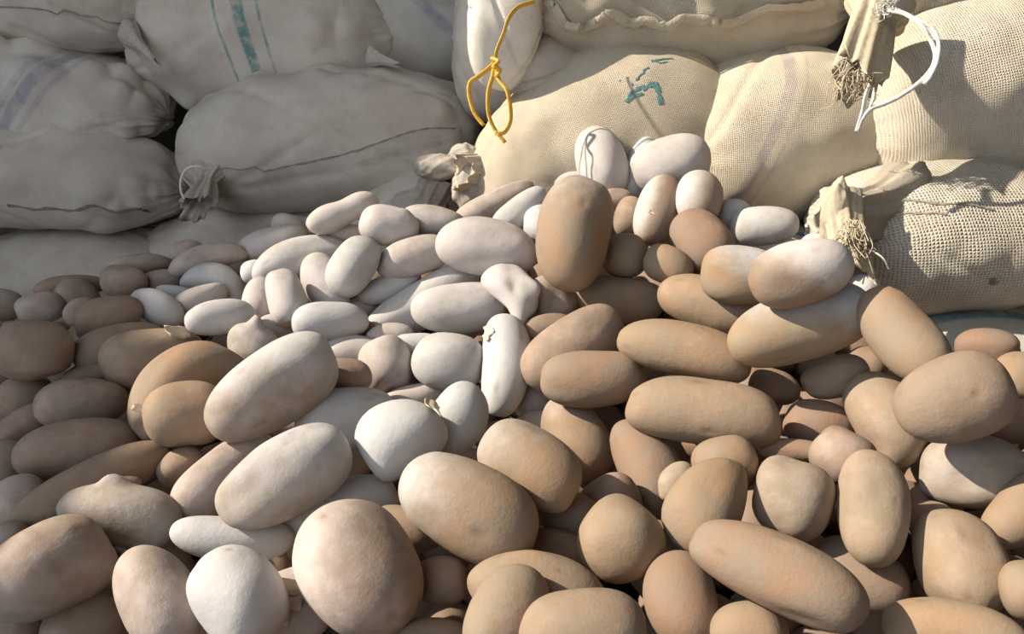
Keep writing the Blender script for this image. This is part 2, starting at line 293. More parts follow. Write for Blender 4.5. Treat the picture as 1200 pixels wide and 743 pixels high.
((0.0984, 0.5718, 0.3516), (0.8691, 0.3880, -0.0450, -0.3036), (0.0400, 0.0383, 0.0376), 0.1, 0.2, {'sq': 2.2, 'bumps': [(0.2, 0.5, 0.8, 0.06, 0.25)]}, 'round tan potato with a blunt ridge below the centre'),
((0.0445, 0.5921, 0.3242), (0.8956, 0.3991, -0.0222, -0.1951), (0.0332, 0.0200, 0.0190), 0.1, 0.8, {}, 'dark brown potato in shade left of the round ridged one'),
((0.0985, 0.6526, 0.3310), (0.8878, 0.3831, -0.0544, 0.2491), (0.0326, 0.0271, 0.0266), 0.08, 0.8, {}, 'brown potato in shade just above the round ridged one'),
((0.0526, 0.6280, 0.3380), (0.8860, 0.4178, -0.0227, -0.1998), (0.0344, 0.0226, 0.0214), 0.08, 0.8, {}, 'dark brown potato in the shaded gap right of the largest brown one'),
((0.0979, 0.7888, 0.2622), (0.8910, 0.4518, -0.0403, -0.0204), (0.0301, 0.0218, 0.0207), 0.08, 0.8, {}, 'dark brown potato in the gap under the leaning brown one'),
((0.1446, 0.7112, 0.3344), (0.7552, 0.3136, 0.0197, -0.5753), (0.0600, 0.0334, 0.0317), 0.08, 0.8, {'sub': 5}, 'brown potato standing in shade with one slanting streak of sunlight'),
((0.1549, 0.6259, 0.3786), (0.8779, 0.3484, -0.0954, 0.3142), (0.0205, 0.0154, 0.0147), 0.3, 0.0, {'rough': 2}, 'small warty brownish potato left of the two-lobed one'),
((0.2039, 0.6435, 0.3865), (0.8891, 0.4434, -0.1052, 0.0429), (0.0311, 0.0263, 0.0257), 0.08, 0.4, {}, 'round brown head of a potato behind the pear-shaped one'),
((0.1746, 0.5859, 0.3830), (0.8459, 0.2348, -0.1317, 0.4604), (0.0479, 0.0334, 0.0317), 0.08, 0.25, {'t': -0.22, 'bumps': [(0.75, 0.1, 0.6, 0.05, 0.1)]}, 'pear-shaped tan potato with a pimple near its narrow top'),
((0.2528, 0.5947, 0.3828), (0.8508, 0.4379, -0.1227, -0.2634), (0.0365, 0.0368, 0.0361), 0.15, 0.1, {'sq': 2.5}, 'squat rounded tan potato right of the pear-shaped one'),
((0.2040, 0.4847, 0.3950), (0.8619, 0.3955, -0.1156, -0.2955), (0.0726, 0.0294, 0.0279), 0.08, 0.6, {'sq': 2.5, 't': 0.05, 'bn': -0.04, 'bumps': [(0.15, 0.75, 0.6, 0.05, 0.15)], 'sub': 5}, 'very long thick brown potato slanting down at the lower right'),
((0.3098, 0.5540, 0.3295), (0.8492, 0.4012, -0.1500, -0.3088), (0.0418, 0.0285, 0.0271), 0.08, 0.8, {'sub': 5}, 'brown potato behind the right end of the very long thick one'),
((0.1412, 0.5112, 0.3413), (0.6952, 0.2028, 0.0289, -0.6890), (0.0420, 0.0295, 0.0281), 0.08, 0.8, {}, 'dark upright brown potato below the left end of the very long thick one'),
((0.1850, 0.4704, 0.3477), (0.9226, 0.3699, -0.1013, -0.0406), (0.0303, 0.0255, 0.0250), 0.1, 0.3, {}, 'round-topped tan potato cut by the bottom edge under the very long thick one'),
((0.3149, 0.5726, 0.3906), (0.5776, 0.2536, 0.0445, -0.7746), (0.0551, 0.0309, 0.0293), 0.12, 0.15, {'sq': 2.2, 'bumps': [(0, 0.05, 1, -0.012, 0.13)], 'sub': 5}, 'upright egg-shaped tan potato with a reddish spot at the right'),
((0.3143, 0.6432, 0.3936), (0.8010, 0.4426, -0.1278, -0.3823), (0.0299, 0.0276, 0.0270), 0.1, 0.8, {}, 'pinkish tan potato half in shade behind the upright egg-shaped one'),
((0.3789, 0.7054, 0.3993), (0.6809, 0.3801, -0.0557, -0.6235), (0.0505, 0.0331, 0.0314), 0.1, 0.2, {}, 'tan oval potato slanting behind the big pinkish-tan one at the right'),
((0.3908, 0.6188, 0.4711), (0.8737, 0.4341, -0.2120, 0.0568), (0.0501, 0.0373, 0.0354), 0.2, 0.45, {'sq': 2.35, 'sub': 5}, 'big pinkish-tan oval potato at the right, right of the slanting one'),
((0.4370, 0.6328, 0.3843), (0.8614, 0.4471, -0.2051, -0.1264), (0.0463, 0.0342, 0.0325), 0.35, 0.0, {'t': -0.05, 'rough': 1.5, 'sub': 5}, 'pale olive potato with a rough scuffed left end at the right'),
((0.3767, 0.5270, 0.3663), (0.6327, 0.2984, -0.0666, -0.7115), (0.0451, 0.0364, 0.0357), 0.1, 0.2, {'sq': 2.4, 'bumps': [(-0.2, 0.1, 0.95, 0.05, 0.08)], 'sub': 5}, 'large upright tan potato with a small navel at the lower right'),
((0.3304, 0.4493, 0.3697), (0.8794, 0.3830, -0.1848, -0.2140), (0.0513, 0.0235, 0.0224), 0.1, 0.25, {'sub': 5}, 'long tan potato cut by the bottom edge at the lower right'),
((0.4491, 0.5760, 0.3814), (0.9010, 0.2321, -0.2208, 0.2925), (0.0405, 0.0236, 0.0224), 0.1, 0.3, {}, 'smooth tan potato cut by the right edge beside the upright one with the navel'),
((0.3985, 0.4771, 0.3850), (0.8948, 0.3831, -0.2109, -0.0903), (0.0214, 0.0224, 0.0220), 0.1, 0.3, {}, 'shaded brown potato cut by the right edge near the bottom'),
((0.4140, 0.6417, 0.3322), (0.8288, 0.4371, -0.1785, -0.3002), (0.0263, 0.0234, 0.0230), 0.08, 0.8, {}, 'dark brown potato in the gap under the olive potato'),
((0.3289, 0.7424, 0.3666), (0.8509, 0.4796, -0.1415, -0.1613), (0.0360, 0.0275, 0.0261), 0.06, 0.8, {}, 'dark reddish-brown potato deep in the gap left of the slanting oval one'),
((0.3513, 0.7684, 0.4098), (0.8660, 0.4692, -0.1663, 0.0476), (0.0349, 0.0237, 0.0225), 0.15, 0.2, {}, 'small tan potato with scuffs below the long scuffed one'),
((0.3758, 0.6997, 0.4960), (0.6861, 0.4432, -0.0720, -0.5724), (0.0556, 0.0301, 0.0286), 0.12, 0.25, {'sq': 2.5, 'bumps': [(-0.75, -0.62, 0.45, -0.016, 0.035), (-0.75, -0.49, 0.5, -0.016, 0.035), (-0.75, -0.36, 0.55, -0.016, 0.035), (-0.75, -0.22999999999999998, 0.6000000000000001, -0.016, 0.035), (-0.75, -0.09999999999999998, 0.65, -0.016, 0.035), (-0.75, 0.030000000000000027, 0.7, -0.016, 0.035), (-0.75, 0.16000000000000003, 0.75, -0.016, 0.035)], 'sub': 5}, 'thick tan potato with a crack near its top, leaning right against the woven sack'),
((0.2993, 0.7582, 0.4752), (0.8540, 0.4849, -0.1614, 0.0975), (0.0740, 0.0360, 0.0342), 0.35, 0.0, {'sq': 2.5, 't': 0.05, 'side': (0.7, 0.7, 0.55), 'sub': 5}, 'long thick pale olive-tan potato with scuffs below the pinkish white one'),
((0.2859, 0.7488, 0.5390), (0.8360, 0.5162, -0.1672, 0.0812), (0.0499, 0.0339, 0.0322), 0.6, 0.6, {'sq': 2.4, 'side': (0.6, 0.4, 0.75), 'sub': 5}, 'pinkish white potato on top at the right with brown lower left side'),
((0.5484, 0.8310, 0.4129), (0.8116, 0.5098, -0.2144, -0.1884), (0.0356, 0.0226, 0.0215), 0.08, 1.1, {}, 'dark reddish potato against the pale blue striped sack at the right'),
((0.5596, 0.7819, 0.3990), (0.8631, 0.2191, -0.2717, 0.3650), (0.0319, 0.0293, 0.0287), 0.1, 0.3, {}, 'tan potato cut by the right edge behind the big pinkish-tan one'),
((0.5418, 0.7413, 0.3726), (0.8757, 0.4231, -0.2307, 0.0307), (0.0307, 0.0238, 0.0226), 0.1, 0.9, {}, 'pinkish potato in shade at the right edge under the big pinkish-tan one'),
((0.4179, 0.8410, 0.3852), (0.8418, 0.5018, -0.1709, -0.1018), (0.0239, 0.0241, 0.0236), 0.06, 0.8, {}, 'dark brown potato between the scuffed potato and the leaning cracked one'),
((0.1891, 0.7945, 0.4295), (0.8347, 0.5151, -0.0736, -0.1802), (0.0748, 0.0320, 0.0304), 0.2, 0.15, {'sq': 2.5, 'sub': 5}, 'long smooth tan potato right of the centre, upper of two stacked long ones'),
((0.1990, 0.7195, 0.3947), (0.8606, 0.4860, -0.0907, -0.1218), (0.0790, 0.0352, 0.0335), 0.2, 0.15, {'sq': 2.7, 'bn': -0.05, 'bumps': [(-0.05, 0.9, 0.5, -0.04, 0.1)], 'sub': 5}, 'long tan potato with an eye dent, lower of two stacked long ones right of centre'),
((0.0940, 0.8056, 0.3889), (0.8624, 0.5043, -0.0437, -0.0054), (0.0598, 0.0329, 0.0312), 0.1, 0.55, {'sq': 2.4, 't': -0.05, 'sub': 5}, 'reddish tan potato left of the two stacked long ones'),
((0.0754, 0.8737, 0.3910), (0.8400, 0.4558, -0.0680, 0.2864), (0.0698, 0.0412, 0.0392), 0.1, 0.6, {'sub': 5}, 'brown potato aslant behind the reddish tan one near the centre'),
((0.1388, 0.9905, 0.4064), (0.8297, 0.5449, -0.0439, -0.1126), (0.0622, 0.0307, 0.0292), 0.12, 0.3, {'sq': 2.5, 'bn': 0.08}, "flat tan potato lying under the big upright potato's right side"),
((0.2468, 0.9179, 0.4277), (0.8087, 0.5314, -0.0762, -0.2404), (0.0698, 0.0359, 0.0341), 0.12, 0.2, {'sub': 5}, 'long tan potato in the shadow below the pale-ended one right of centre'),
((0.2700, 0.8818, 0.4834), (0.8157, 0.5551, -0.1114, -0.1185), (0.0482, 0.0359, 0.0341), 0.35, 0.0, {'sq': 2.6, 'side': (0.6, 0.6, 0.5)}, 'squat olive-tan potato left of the pinkish white one'),
((0.2023, 0.9801, 0.4568), (0.7958, 0.5433, -0.0443, -0.2636), (0.0342, 0.0252, 0.0239), 0.15, 0.1, {}, 'small oval tan potato right of the small round one under the stacked top potatoes'),
((0.1523, 1.0208, 0.4544), (0.8205, 0.5671, -0.0591, -0.0408), (0.0306, 0.0297, 0.0291), 0.1, 0.15, {}, 'small round brownish potato beside the big upright one'),
((0.2477, 1.0035, 0.4835), (0.7202, 0.4656, 0.0280, -0.5135), (0.0462, 0.0347, 0.0330), 0.08, 0.8, {}, 'brown heart-tipped potato below the white-sided upright one at the top'),
((0.2553, 1.0715, 0.5172), (0.7355, 0.2661, -0.2911, 0.5510), (0.0424, 0.0320, 0.0304), 0.5, 0.35, {'side': (0.2, 0.9, 0.4)}, 'upright potato with tan front and white right side near the peak'),
((0.2070, 1.0994, 0.4927), (0.7513, 0.3182, -0.2438, 0.5243), (0.0548, 0.0322, 0.0306), 0.3, 0.75, {'side': (0, 1, 0.9)}, 'rosy brown potato with a white top and a flake of skin near the peak'),
((0.1728, 1.1324, 0.4745), (0.7513, 0.3349, -0.2243, 0.5226), (0.0336, 0.0247, 0.0235), 0.3, 0.6, {}, 'small pinkish brown potato between the big upright one and the rosy one'),
((0.0814, 0.9929, 0.4966), (0.7156, 0.2950, -0.2321, 0.5891), (0.0800, 0.0494, 0.0470), 0.25, 0.35, {'sq': 2.3, 't': 0.04, 'side': (0.9, 0.1, 0.35), 'sub': 5}, 'big upright brown egg-shaped potato standing out near the peak'),
((0.1360, 1.2265, 0.5300), (0.6798, 0.4019, 0.1714, -0.5891), (0.0638, 0.0387, 0.0368), 0.9, 0.5, {}, 'tall white dusty potato at the very top of the heap'),
((0.1120, 1.2678, 0.4878), (0.7972, 0.5996, -0.0517, 0.0474), (0.0530, 0.0297, 0.0282), 0.85, 0.4, {}, 'white dusty potato lying behind the big upright brown one'),
((0.2334, 1.1750, 0.5392), (0.7944, 0.5918, -0.1116, 0.0783), (0.0588, 0.0460, 0.0437), 0.92, 0.5, {}, 'broad bright white potato at the top of the heap, right of the tall white one'),
((0.2007, 1.2351, 0.5211), (0.7370, 0.3429, -0.2542, 0.5241), (0.0531, 0.0263, 0.0250), 0.95, 0.1, {}, 'bluish white potato half hidden behind the broad bright white one'),
((0.1575, 1.1676, 0.4896), (0.8004, 0.5955, -0.0551, -0.0410), (0.0227, 0.0176, 0.0167), 0.3, 0.8, {}, 'tiny brown potato in the gap below the tall white one'),
((0.3070, 1.0815, 0.4946), (0.7996, 0.5840, -0.1128, -0.0824), (0.0240, 0.0212, 0.0207), 0.95, 0.3, {}, 'small white potato behind the white oval one at the right of the peak'),
((0.3391, 1.0413, 0.4895), (0.8046, 0.5748, -0.1309, -0.0719), (0.0450, 0.0263, 0.0250), 0.92, 0.2, {'sq': 2.5}, 'white oval potato with a scuff right of the peak'),
((0.0121, 1.1051, 0.4921), (0.7818, 0.5063, -0.0857, 0.3538), (0.0476, 0.0217, 0.0206), 0.95, 0.2, {}, 'pale bluish pointed potato left of the big upright brown one'),
((-0.0242, 1.1659, 0.4809), (0.7917, 0.5580, -0.0413, 0.2453), (0.0674, 0.0227, 0.0216), 0.7, 0.8, {}, 'long pinkish dusty potato on the skyline behind the pale pointed one'),
((-0.0346, 1.0323, 0.4623), (0.8191, 0.5665, 0.0287, -0.0858), (0.0693, 0.0391, 0.0371), 0.8, 0.6, {}, 'large pale pinkish potato left of the big upright brown one'),
((0.0412, 1.0670, 0.4821), (0.7754, 0.4526, -0.1193, 0.4238), (0.0281, 0.0282, 0.0277), 0.95, 0.2, {}, 'pale potato wedged between the pointed one and the big upright one'),
((-0.1369, 1.0703, 0.4356), (0.8125, 0.5625, 0.0322, 0.1496), (0.0552, 0.0287, 0.0273), 0.9, 0.6, {}, 'pale cream potato left of the large pale pinkish one'),
((-0.1195, 1.0386, 0.3814), (0.8035, 0.4979, -0.0042, 0.3263), (0.0909, 0.0322, 0.0306), 0.85, 0.4, {'sub': 5}, 'long pale potato slanting up right with a rosy upper end near the centre'),
((-0.1705, 1.0512, 0.3955), (0.8164, 0.5420, 0.0403, 0.1951), (0.0480, 0.0204, 0.0193), 0.95, 0.2, {}, 'flat dusty white potato above the long slanting pale one'),
((-0.0704, 0.9826, 0.3950), (0.8386, 0.5414, 0.0229, 0.0564), (0.0646, 0.0341, 0.0324), 0.92, 0.35, {}, 'pale bluish oval potato with a rosy left tip below the lumpy one'),
((0.0033, 0.9660, 0.4243), (0.7691, 0.3879, 0.1096, -0.4960), (0.0467, 0.0299, 0.0284), 0.75, 0.4, {'rough': 2.2, 'bumps': [(0.3, 0.8, 0.4, 0.3, 0.2), (0.8, -0.4, 0.4, 0.3, 0.2), (-0.5, -0.8, 0.3, 0.2, 0.25), (0.1, 0.1, 1, -0.2, 0.2)]}, 'lumpy grey dusty potato left of the foot of the big upright one'),
((0.0512, 0.9891, 0.4032), (0.7993, 0.4665, 0.0434, -0.3763), (0.0370, 0.0307, 0.0301), 0.4, 0.5, {'rough': 2}, 'knobbly grey-brown potato under the foot of the big upright one'),
((0.0434, 0.9285, 0.3921), (0.8464, 0.5249, -0.0281, 0.0851), (0.0370, 0.0163, 0.0155), 0.15, 0.8, {}, 'low brown potato behind the brown slanting one near the centre'),
((-0.2438, 1.1361, 0.4798), (0.7731, 0.5650, 0.0380, 0.2856), (0.0565, 0.0232, 0.0220), 0.8, 0.75, {'p': 0.2}, 'pinkish peanut-shaped potato on the skyline below the long grey sack'),
((-0.2499, 1.1394, 0.4459), (0.8080, 0.5774, 0.0840, 0.0815), (0.0396, 0.0138, 0.0131), 0.6, 0.95, {}, 'thin pink potato under the peanut-shaped one'),
((-0.1742, 1.0964, 0.4722), (0.8139, 0.5732, 0.0803, -0.0497), (0.0430, 0.0289, 0.0275), 0.85, 0.6, {'bumps': [(0.45, 0.85, 0.3, 0.14, 0.14)]}, 'rounded pale pinkish potato with a knob right of the peanut-shaped one'),
((-0.1157, 1.1301, 0.4674), (0.8111, 0.5820, 0.0515, -0.0271), (0.0458, 0.0247, 0.0235), 0.8, 0.4, {}, 'pale potato on the skyline under the knotted sack mouth'),
((-0.3703, 1.1826, 0.4143), (0.7900, 0.5668, 0.0991, 0.2118), (0.0525, 0.0260, 0.0247), 0.85, 0.6, {'bumps': [(-0.9, 0.1, 0.45, -0.05, 0.15)]}, 'pale oval potato near the skyline left of the long pale one'),
((-0.3530, 1.2285, 0.4222), (0.8221, 0.5062, 0.1617, -0.2043), (0.0319, 0.0203, 0.0193), 0.75, 0.7, {}, 'small pale potato with a nub behind the pale oval one on the skyline'),
((-0.2975, 1.0931, 0.4205), (0.8004, 0.5592, 0.0848, 0.1986), (0.0759, 0.0305, 0.0290), 0.9, 0.35, {'bn': -0.1, 'sub': 5}, 'long pale dusty potato lying behind the white egg-shaped one'),
((-0.2165, 1.0368, 0.4333), (0.7357, 0.4497, -0.0336, 0.5054), (0.0464, 0.0310, 0.0295), 1, 0.25, {}, 'white egg-shaped potato with tiny dark specks left of centre'),
((-0.3723, 1.0857, 0.4063), (0.8176, 0.5538, 0.1305, 0.0884), (0.0187, 0.0184, 0.0180), 0.9, 0.2, {}, 'tiny pale potato at the left end of the long pale dusty one'),
((-0.2597, 1.0392, 0.4032), (0.8001, 0.3285, 0.2002, -0.4603), (0.0501, 0.0291, 0.0277), 0.75, 0.5, {}, 'greyish potato slanting down beside the upright whitish one'),
((-0.3004, 0.9910, 0.4074), (0.7816, 0.2482, 0.2441, -0.5176), (0.0426, 0.0264, 0.0251), 0.88, 0.5, {'sq': 2.6}, 'upright whitish potato leaning on the bright white flat one'),
((-0.3458, 1.0149, 0.3906), (0.6167, 0.3301, -0.1142, 0.7054), (0.0352, 0.0223, 0.0212), 0.7, 0.6, {}, 'brownish pale potato behind the upright whitish one'),
((-0.2411, 0.9632, 0.3853), (0.8364, 0.5332, 0.0903, 0.0888), (0.0470, 0.0247, 0.0234), 1, 0.2, {'sq': 2.6}, 'bright chalk-white flat potato in the middle of the pale cluster'),
((-0.3140, 0.9895, 0.3665), (0.8270, 0.5300, 0.1077, 0.1531), (0.0311, 0.0185, 0.0175), 0.6, 0.2, {}, 'small yellowish cream potato left of the chalk-white flat one'),
((-0.3279, 0.9105, 0.3757), (0.8607, 0.4584, 0.1514, -0.1615), (0.0335, 0.0265, 0.0252), 0.65, 0.3, {'bumps': [(-0.15, 0.9, 0.4, 0.55, 0.14)]}, 'pale tan potato carrying a round nub left of the big long one'),
((-0.2040, 0.9457, 0.3489), (0.8544, 0.5129, 0.0834, -0.0008), (0.0441, 0.0213, 0.0202), 0.95, 0.3, {}, 'dusty white potato behind the upper end of the big long one'),
((-0.1985, 0.8417, 0.3688), (0.8586, 0.5033, 0.0843, 0.0494), (0.0317, 0.0242, 0.0230), 0.15, 0.8, {}, 'orange-brown potato in shade under the right end of the big long one'),
((-0.2025, 0.9825, 0.3609), (0.8445, 0.5278, 0.0769, 0.0481), (0.0226, 0.0150, 0.0142), 0.15, 0.9, {}, 'small orange-brown potato under the right end of the chalk-white flat one'),
((-0.1615, 0.9693, 0.3623), (0.8469, 0.5267, 0.0623, 0.0387), (0.0315, 0.0148, 0.0140), 0.8, 0.6, {}, 'small pinkish pale potato behind the egg-shaped one with pinkish cheeks'),
((-0.2149, 1.0383, 0.3684), (0.8136, 0.5257, 0.0513, 0.2428), (0.0311, 0.0168, 0.0159), 0.9, 0.8, {}, 'pale potato in the gap right of the greyish slanting one'),
((-0.1222, 0.9424, 0.3631), (0.8505, 0.5229, 0.0483, 0.0297), (0.0287, 0.0144, 0.0137), 0.95, 0.2, {}, 'small white potato behind the wide dusty white one'),
((-0.1255, 0.8740, 0.3227), (0.8618, 0.4938, 0.0454, 0.1065), (0.0359, 0.0148, 0.0141), 0.95, 0.8, {}, 'bluish potato showing in the gap above the chalk-crusted one'),
((-0.2530, 0.7910, 0.3321), (0.8578, 0.4785, 0.1019, 0.1577), (0.0302, 0.0137, 0.0130), 0.4, 0.5, {}, 'bluish brown potato in the gap under the big long one'),
((0.2969, 0.8015, 0.3780), (0.8208, 0.4898, -0.1085, -0.2730), (0.0278, 0.0204, 0.0193), 0.1, 0.8, {'rough': 1.8}, 'broken brown potato in shade under the long scuffed one'),
((0.2812, 0.6774, 0.3769), (0.8684, 0.4649, -0.1326, -0.1107), (0.0370, 0.0110, 0.0104), 0.08, 0.9, {}, 'reddish brown potato edge behind the squat rounded one'),
((-0.4873, 0.6195, 0.3119), (0.7389, 0.3936, 0.1720, 0.5191), (0.0210, 0.0195, 0.0191), 0.28, 0.4, {}, 'tan potato at the left edge above the big creased one'),
((-0.6850, 1.0132, 0.3486), (0.8165, 0.5114, 0.2271, 0.1423), (0.0223, 0.0142, 0.0135), 0.36, 0.9, {}, 'tiny pinkish potato above the blocky brown one at the left edge'),
((0.4050, 1.0097, 0.4765), (0.8037, 0.5649, -0.1531, -0.1076), (0.0253, 0.0157, 0.0149), 0.9, 0.2, {}, 'small pale potato behind the pinkish white one by the sack neck'),
((0.4312, 0.9106, 0.4459), (0.8179, 0.5372, -0.1723, -0.1132), (0.0211, 0.0271, 0.0266), 0.85, 0.2, {}, 'pale potato behind the upper end of the long scuffed one under the sack neck'),
((0.3924, 0.6087, 0.3454), (0.8840, 0.4208, -0.1841, -0.0876), (0.0215, 0.0186, 0.0183), 0.06, 0.8, {}, 'brown potato deep in the gap left of the upright one with the navel'),
((-0.0617, 0.5495, 0.3278), (0.9165, 0.3986, 0.0319, 0.0139), (0.0255, 0.0215, 0.0210), 0.06, 0.9, {}, 'dark reddish potato deep in the black hollow'),
]
objs = []
for k, (loc, quat, half, dust, tone, ex, label) in enumerate(POTATOES):
    ex = dict(ex)
    v, f, du, pit = potato_shape(half, 100 + k, dust=dust, **ex)
    o = bpy.data.objects.new('potato', potato_mesh(v, f, du, pit, tone)); COL.objects.link(o)
    o.rotation_mode = 'QUATERNION'; o.rotation_quaternion = quat; o.location = loc
    tag(o, label, 'potato', 'loose potatoes in the heap'); objs.append(o)

# flakes of loose skin: small curled sheets, parts of their potatoes
flake_mat = plain('loose_skin', (.70, .60, .46), .7, 120, .3)
FLAKES = [
(49, (-0.0263, 0.8974, 0.4024), (-0.633, -0.153, 0.759), 0.015, 0),
(49, (-0.0303, 0.8899, 0.3967), (-0.726, -0.178, 0.664), 0.01, 0),
(57, (-0.1978, 0.5290, 0.3278), (0.158, -0.490, 0.857), 0.03, 0),
(57, (-0.1888, 0.5378, 0.3290), (0.333, -0.268, 0.904), 0.022, 0),
(57, (-0.2018, 0.5175, 0.3179), (0.105, -0.822, 0.560), 0.02, 0),
(19, (-0.4110, 0.7727, 0.3684), (0.050, -0.836, 0.546), 0.014, 0),
(18, (-0.4256, 0.9254, 0.3839), (0.536, -0.198, 0.821), 0.03, 0),
(106, (0.1921, 1.0690, 0.4998), (-0.335, -0.761, 0.555), 0.008, 0),
(45, (-0.0813, 0.6975, 0.4123), (0.633, 0.070, 0.771), 0.03, 0),
]
for (pi, pos, nrm, size, col) in FLAKES:
    o = objs[pi]; q = Matrix.LocRotScale(Vector(o.location), o.rotation_quaternion, None).inverted()
    n = Vector(nrm).normalized(); a = n.cross(Vector((.2, .1, 1))).normalized(); c = n.cross(a)
    rs = random.Random(pi * 7 + int(size * 1e5)); vs = []; fs = []; M_, K_ = 6, 8
    for i in range(M_ + 1):
        for j in range(K_ + 1):
            s, t_ = i / M_ - .5, j / K_ - .5
            lift = (s + .5) ** 2 * .55 + .08 * math.sin(7 * t_ + pi)
            wd = 1 - .35 * abs(s) + .12 * rs.uniform(-1, 1)
            vs.append(q @ (Vector(pos) + a * s * size * 1.2 + c * t_ * size * .7 * wd + n * (lift * size * .6 + .0006)))
    for i in range(M_):
        for j in range(K_):
            p0 = i * (K_ + 1) + j; fs.append((p0, p0 + 1, p0 + K_ + 2, p0 + K_ + 1))
    fl = link_mesh('skin_flake', vs, fs, flake_mat, o)
    md = fl.modifiers.new('s', 'SOLIDIFY'); md.thickness = .0006

# ------------------------------------------------------------------ sacks
def sack_surface(ax, ay, az, seed, lump=.006, wr=.012, endp=(3.0, 3.0), sag=.0, nl=110, NX=150, NP=130, fold=9, ex=2.3, potato=.05):
    """a filled sack lying along X: flattened ends, lumps of potatoes pressing through, gathers towards the ends"""
    rs = np.random.RandomState(seed)
    x = np.sin(np.linspace(-math.pi / 2, math.pi / 2, NX)); x = x * .999
    ph = np.linspace(0, 2 * math.pi, NP, endpoint=False)
    X, PH = np.meshgrid(x, ph, indexing='ij')
    epx = np.where(X < 0, endp[0], endp[1])
    kz = (1 - np.abs(X) ** epx) ** .52; ky = (1 - np.abs(X) ** (epx + 2.5)) ** .45
    c, s = np.cos(PH), np.sin(PH)
    rr = 1 / (np.abs(c) ** ex + np.abs(s) ** ex) ** (1 / ex)
    Y = c * rr * ky * ay; Z = s * rr * kz * az
    XX = X * ax
    P3 = np.stack([XX, Y, Z], -1)
    # outward direction
    nr = np.stack([np.sign(X) * np.abs(X) ** 5 / ax, Y / ay ** 2, Z / az ** 2], -1); nr /= np.linalg.norm(nr, axis=-1)[..., None] + 1e-9
    flat = P3.reshape(-1, 3); h = np.zeros(len(flat))
    idx = rs.choice(len(flat), nl, replace=False); cen = flat[idx] + rs.normal(size=(nl, 3)) * .01
    for q in cen:                                                       # potatoes pressing through the cloth
        d2 = ((flat - q) ** 2).sum(1); rad = potato * rs.uniform(.7, 1.15)
        h = np.maximum(h, rs.uniform(.6, 1.1) * np.exp(-d2 / (rad * rad * .5)))
    h = h * lump * 1.6
    for k in range(14):                                                 # slack in the cloth
        d = unit(rs.normal(size=3)); fr = rs.uniform(8, 24); h += .0022 * np.sin(flat @ d * fr + rs.uniform(0, 6))
    h = h.reshape(X.shape)
    g = np.zeros_like(X)
    for k in range(5):
        g += np.abs(np.sin((fold + k * 3.1) * .5 * PH + rs.uniform(0, 6) + 2.5 * X * rs.uniform(-1, 1))) * rs.uniform(.4, 1)
    g = g / 5
    h = h - wr * g * np.abs(X) ** 4
    for k in range(4):                                                  # long diagonal creases
        a0 = rs.uniform(0, 6.28); sl = rs.uniform(-1.5, 1.5); dd = np.angle(np.exp(1j * (PH - a0 - sl * X)))
        h -= .004 * np.exp(-(dd / .07) ** 2) * (np.abs(X) < .9)
    P3 = P3 + nr * h[..., None]
    P3[..., 2] -= sag * (1 - X ** 2) * 0 + sag * X ** 2
    V = P3.reshape(-1, 3)
    F = [(i * NP + j, (i + 1) * NP + j, (i + 1) * NP + (j + 1) % NP, i * NP + (j + 1) % NP) for i in range(NX - 1) for j in range(NP)]
    F.append(list(range(NP))); F.append([(NX - 1) * NP + j for j in range(NP - 1, -1, -1)])
    return V, F, NX, NP, ax, (ay + az) / 2

def sack(label, loc, half, roll, yaw, mat, seed, group='sacks stacked behind the heap', pitch=0, **k):
    V, F, NX, NP, ax, rm = sack_surface(*half, seed, **k)
    o = link_mesh('sack', V, F, mat)
    uvl = o.data.uv_layers.new(name='UV')
    li = np.zeros(len(o.data.loops), dtype=np.int32); o.data.loops.foreach_get('vertex_index', li)
    vi = li % NP; u = V[li, 0]; vv = vi / NP * 2 * math.pi * rm
    # unwrap the seam of the last column
    nl4 = (NX - 1) * NP * 4; a = vi[:nl4].reshape(-1, 4); wrap = (a.max(1) - a.min(1)) > NP / 2
    v4 = vv[:nl4].reshape(-1, 4); v4[wrap] += (a[wrap] < NP / 2) * 2 * math.pi * rm; vv[:nl4] = v4.reshape(-1)
    uvl.data.foreach_set('uv', np.stack([u, vv], 1).astype(np.float32).reshape(-1))
    o.location = loc; o.rotation_euler = Matrix.Rotation(yaw, 3, 'Z').to_quaternion().to_matrix().to_euler()
    o.rotation_euler = (Matrix.Rotation(yaw, 3, 'Z') @ Matrix.Rotation(pitch, 3, 'X') @ Matrix.Rotation(-roll, 3, 'Y')).to_euler()
    tag(o, label, 'sack', group)
    return o

def world_mat(o): return Matrix.LocRotScale(Vector(o.location), o.rotation_euler.to_quaternion(), None)

def bvh_of(o): return BVHTree.FromPolygons([world_mat(o) @ v.co for v in o.data.vertices], [p.vertices[:] for p in o.data.polygons])

def spline(pts, n=8):
    pts = [Vector(p) for p in pts]; out = []
    q = [pts[0] * 2 - pts[1]] + pts + [pts[-1] * 2 - pts[-2]]
    for i in range(1, len(q) - 2):
        for k in range(n):
            t = k / n; a, b_, c, d = q[i - 1], q[i], q[i + 1], q[i + 2]
            out.append(.5 * ((2 * b_) + (c - a) * t + (2 * a - 5 * b_ + 4 * c - d) * t * t + (3 * b_ - a - 3 * c + d) * t ** 3))
    out.append(pts[-1]); return out

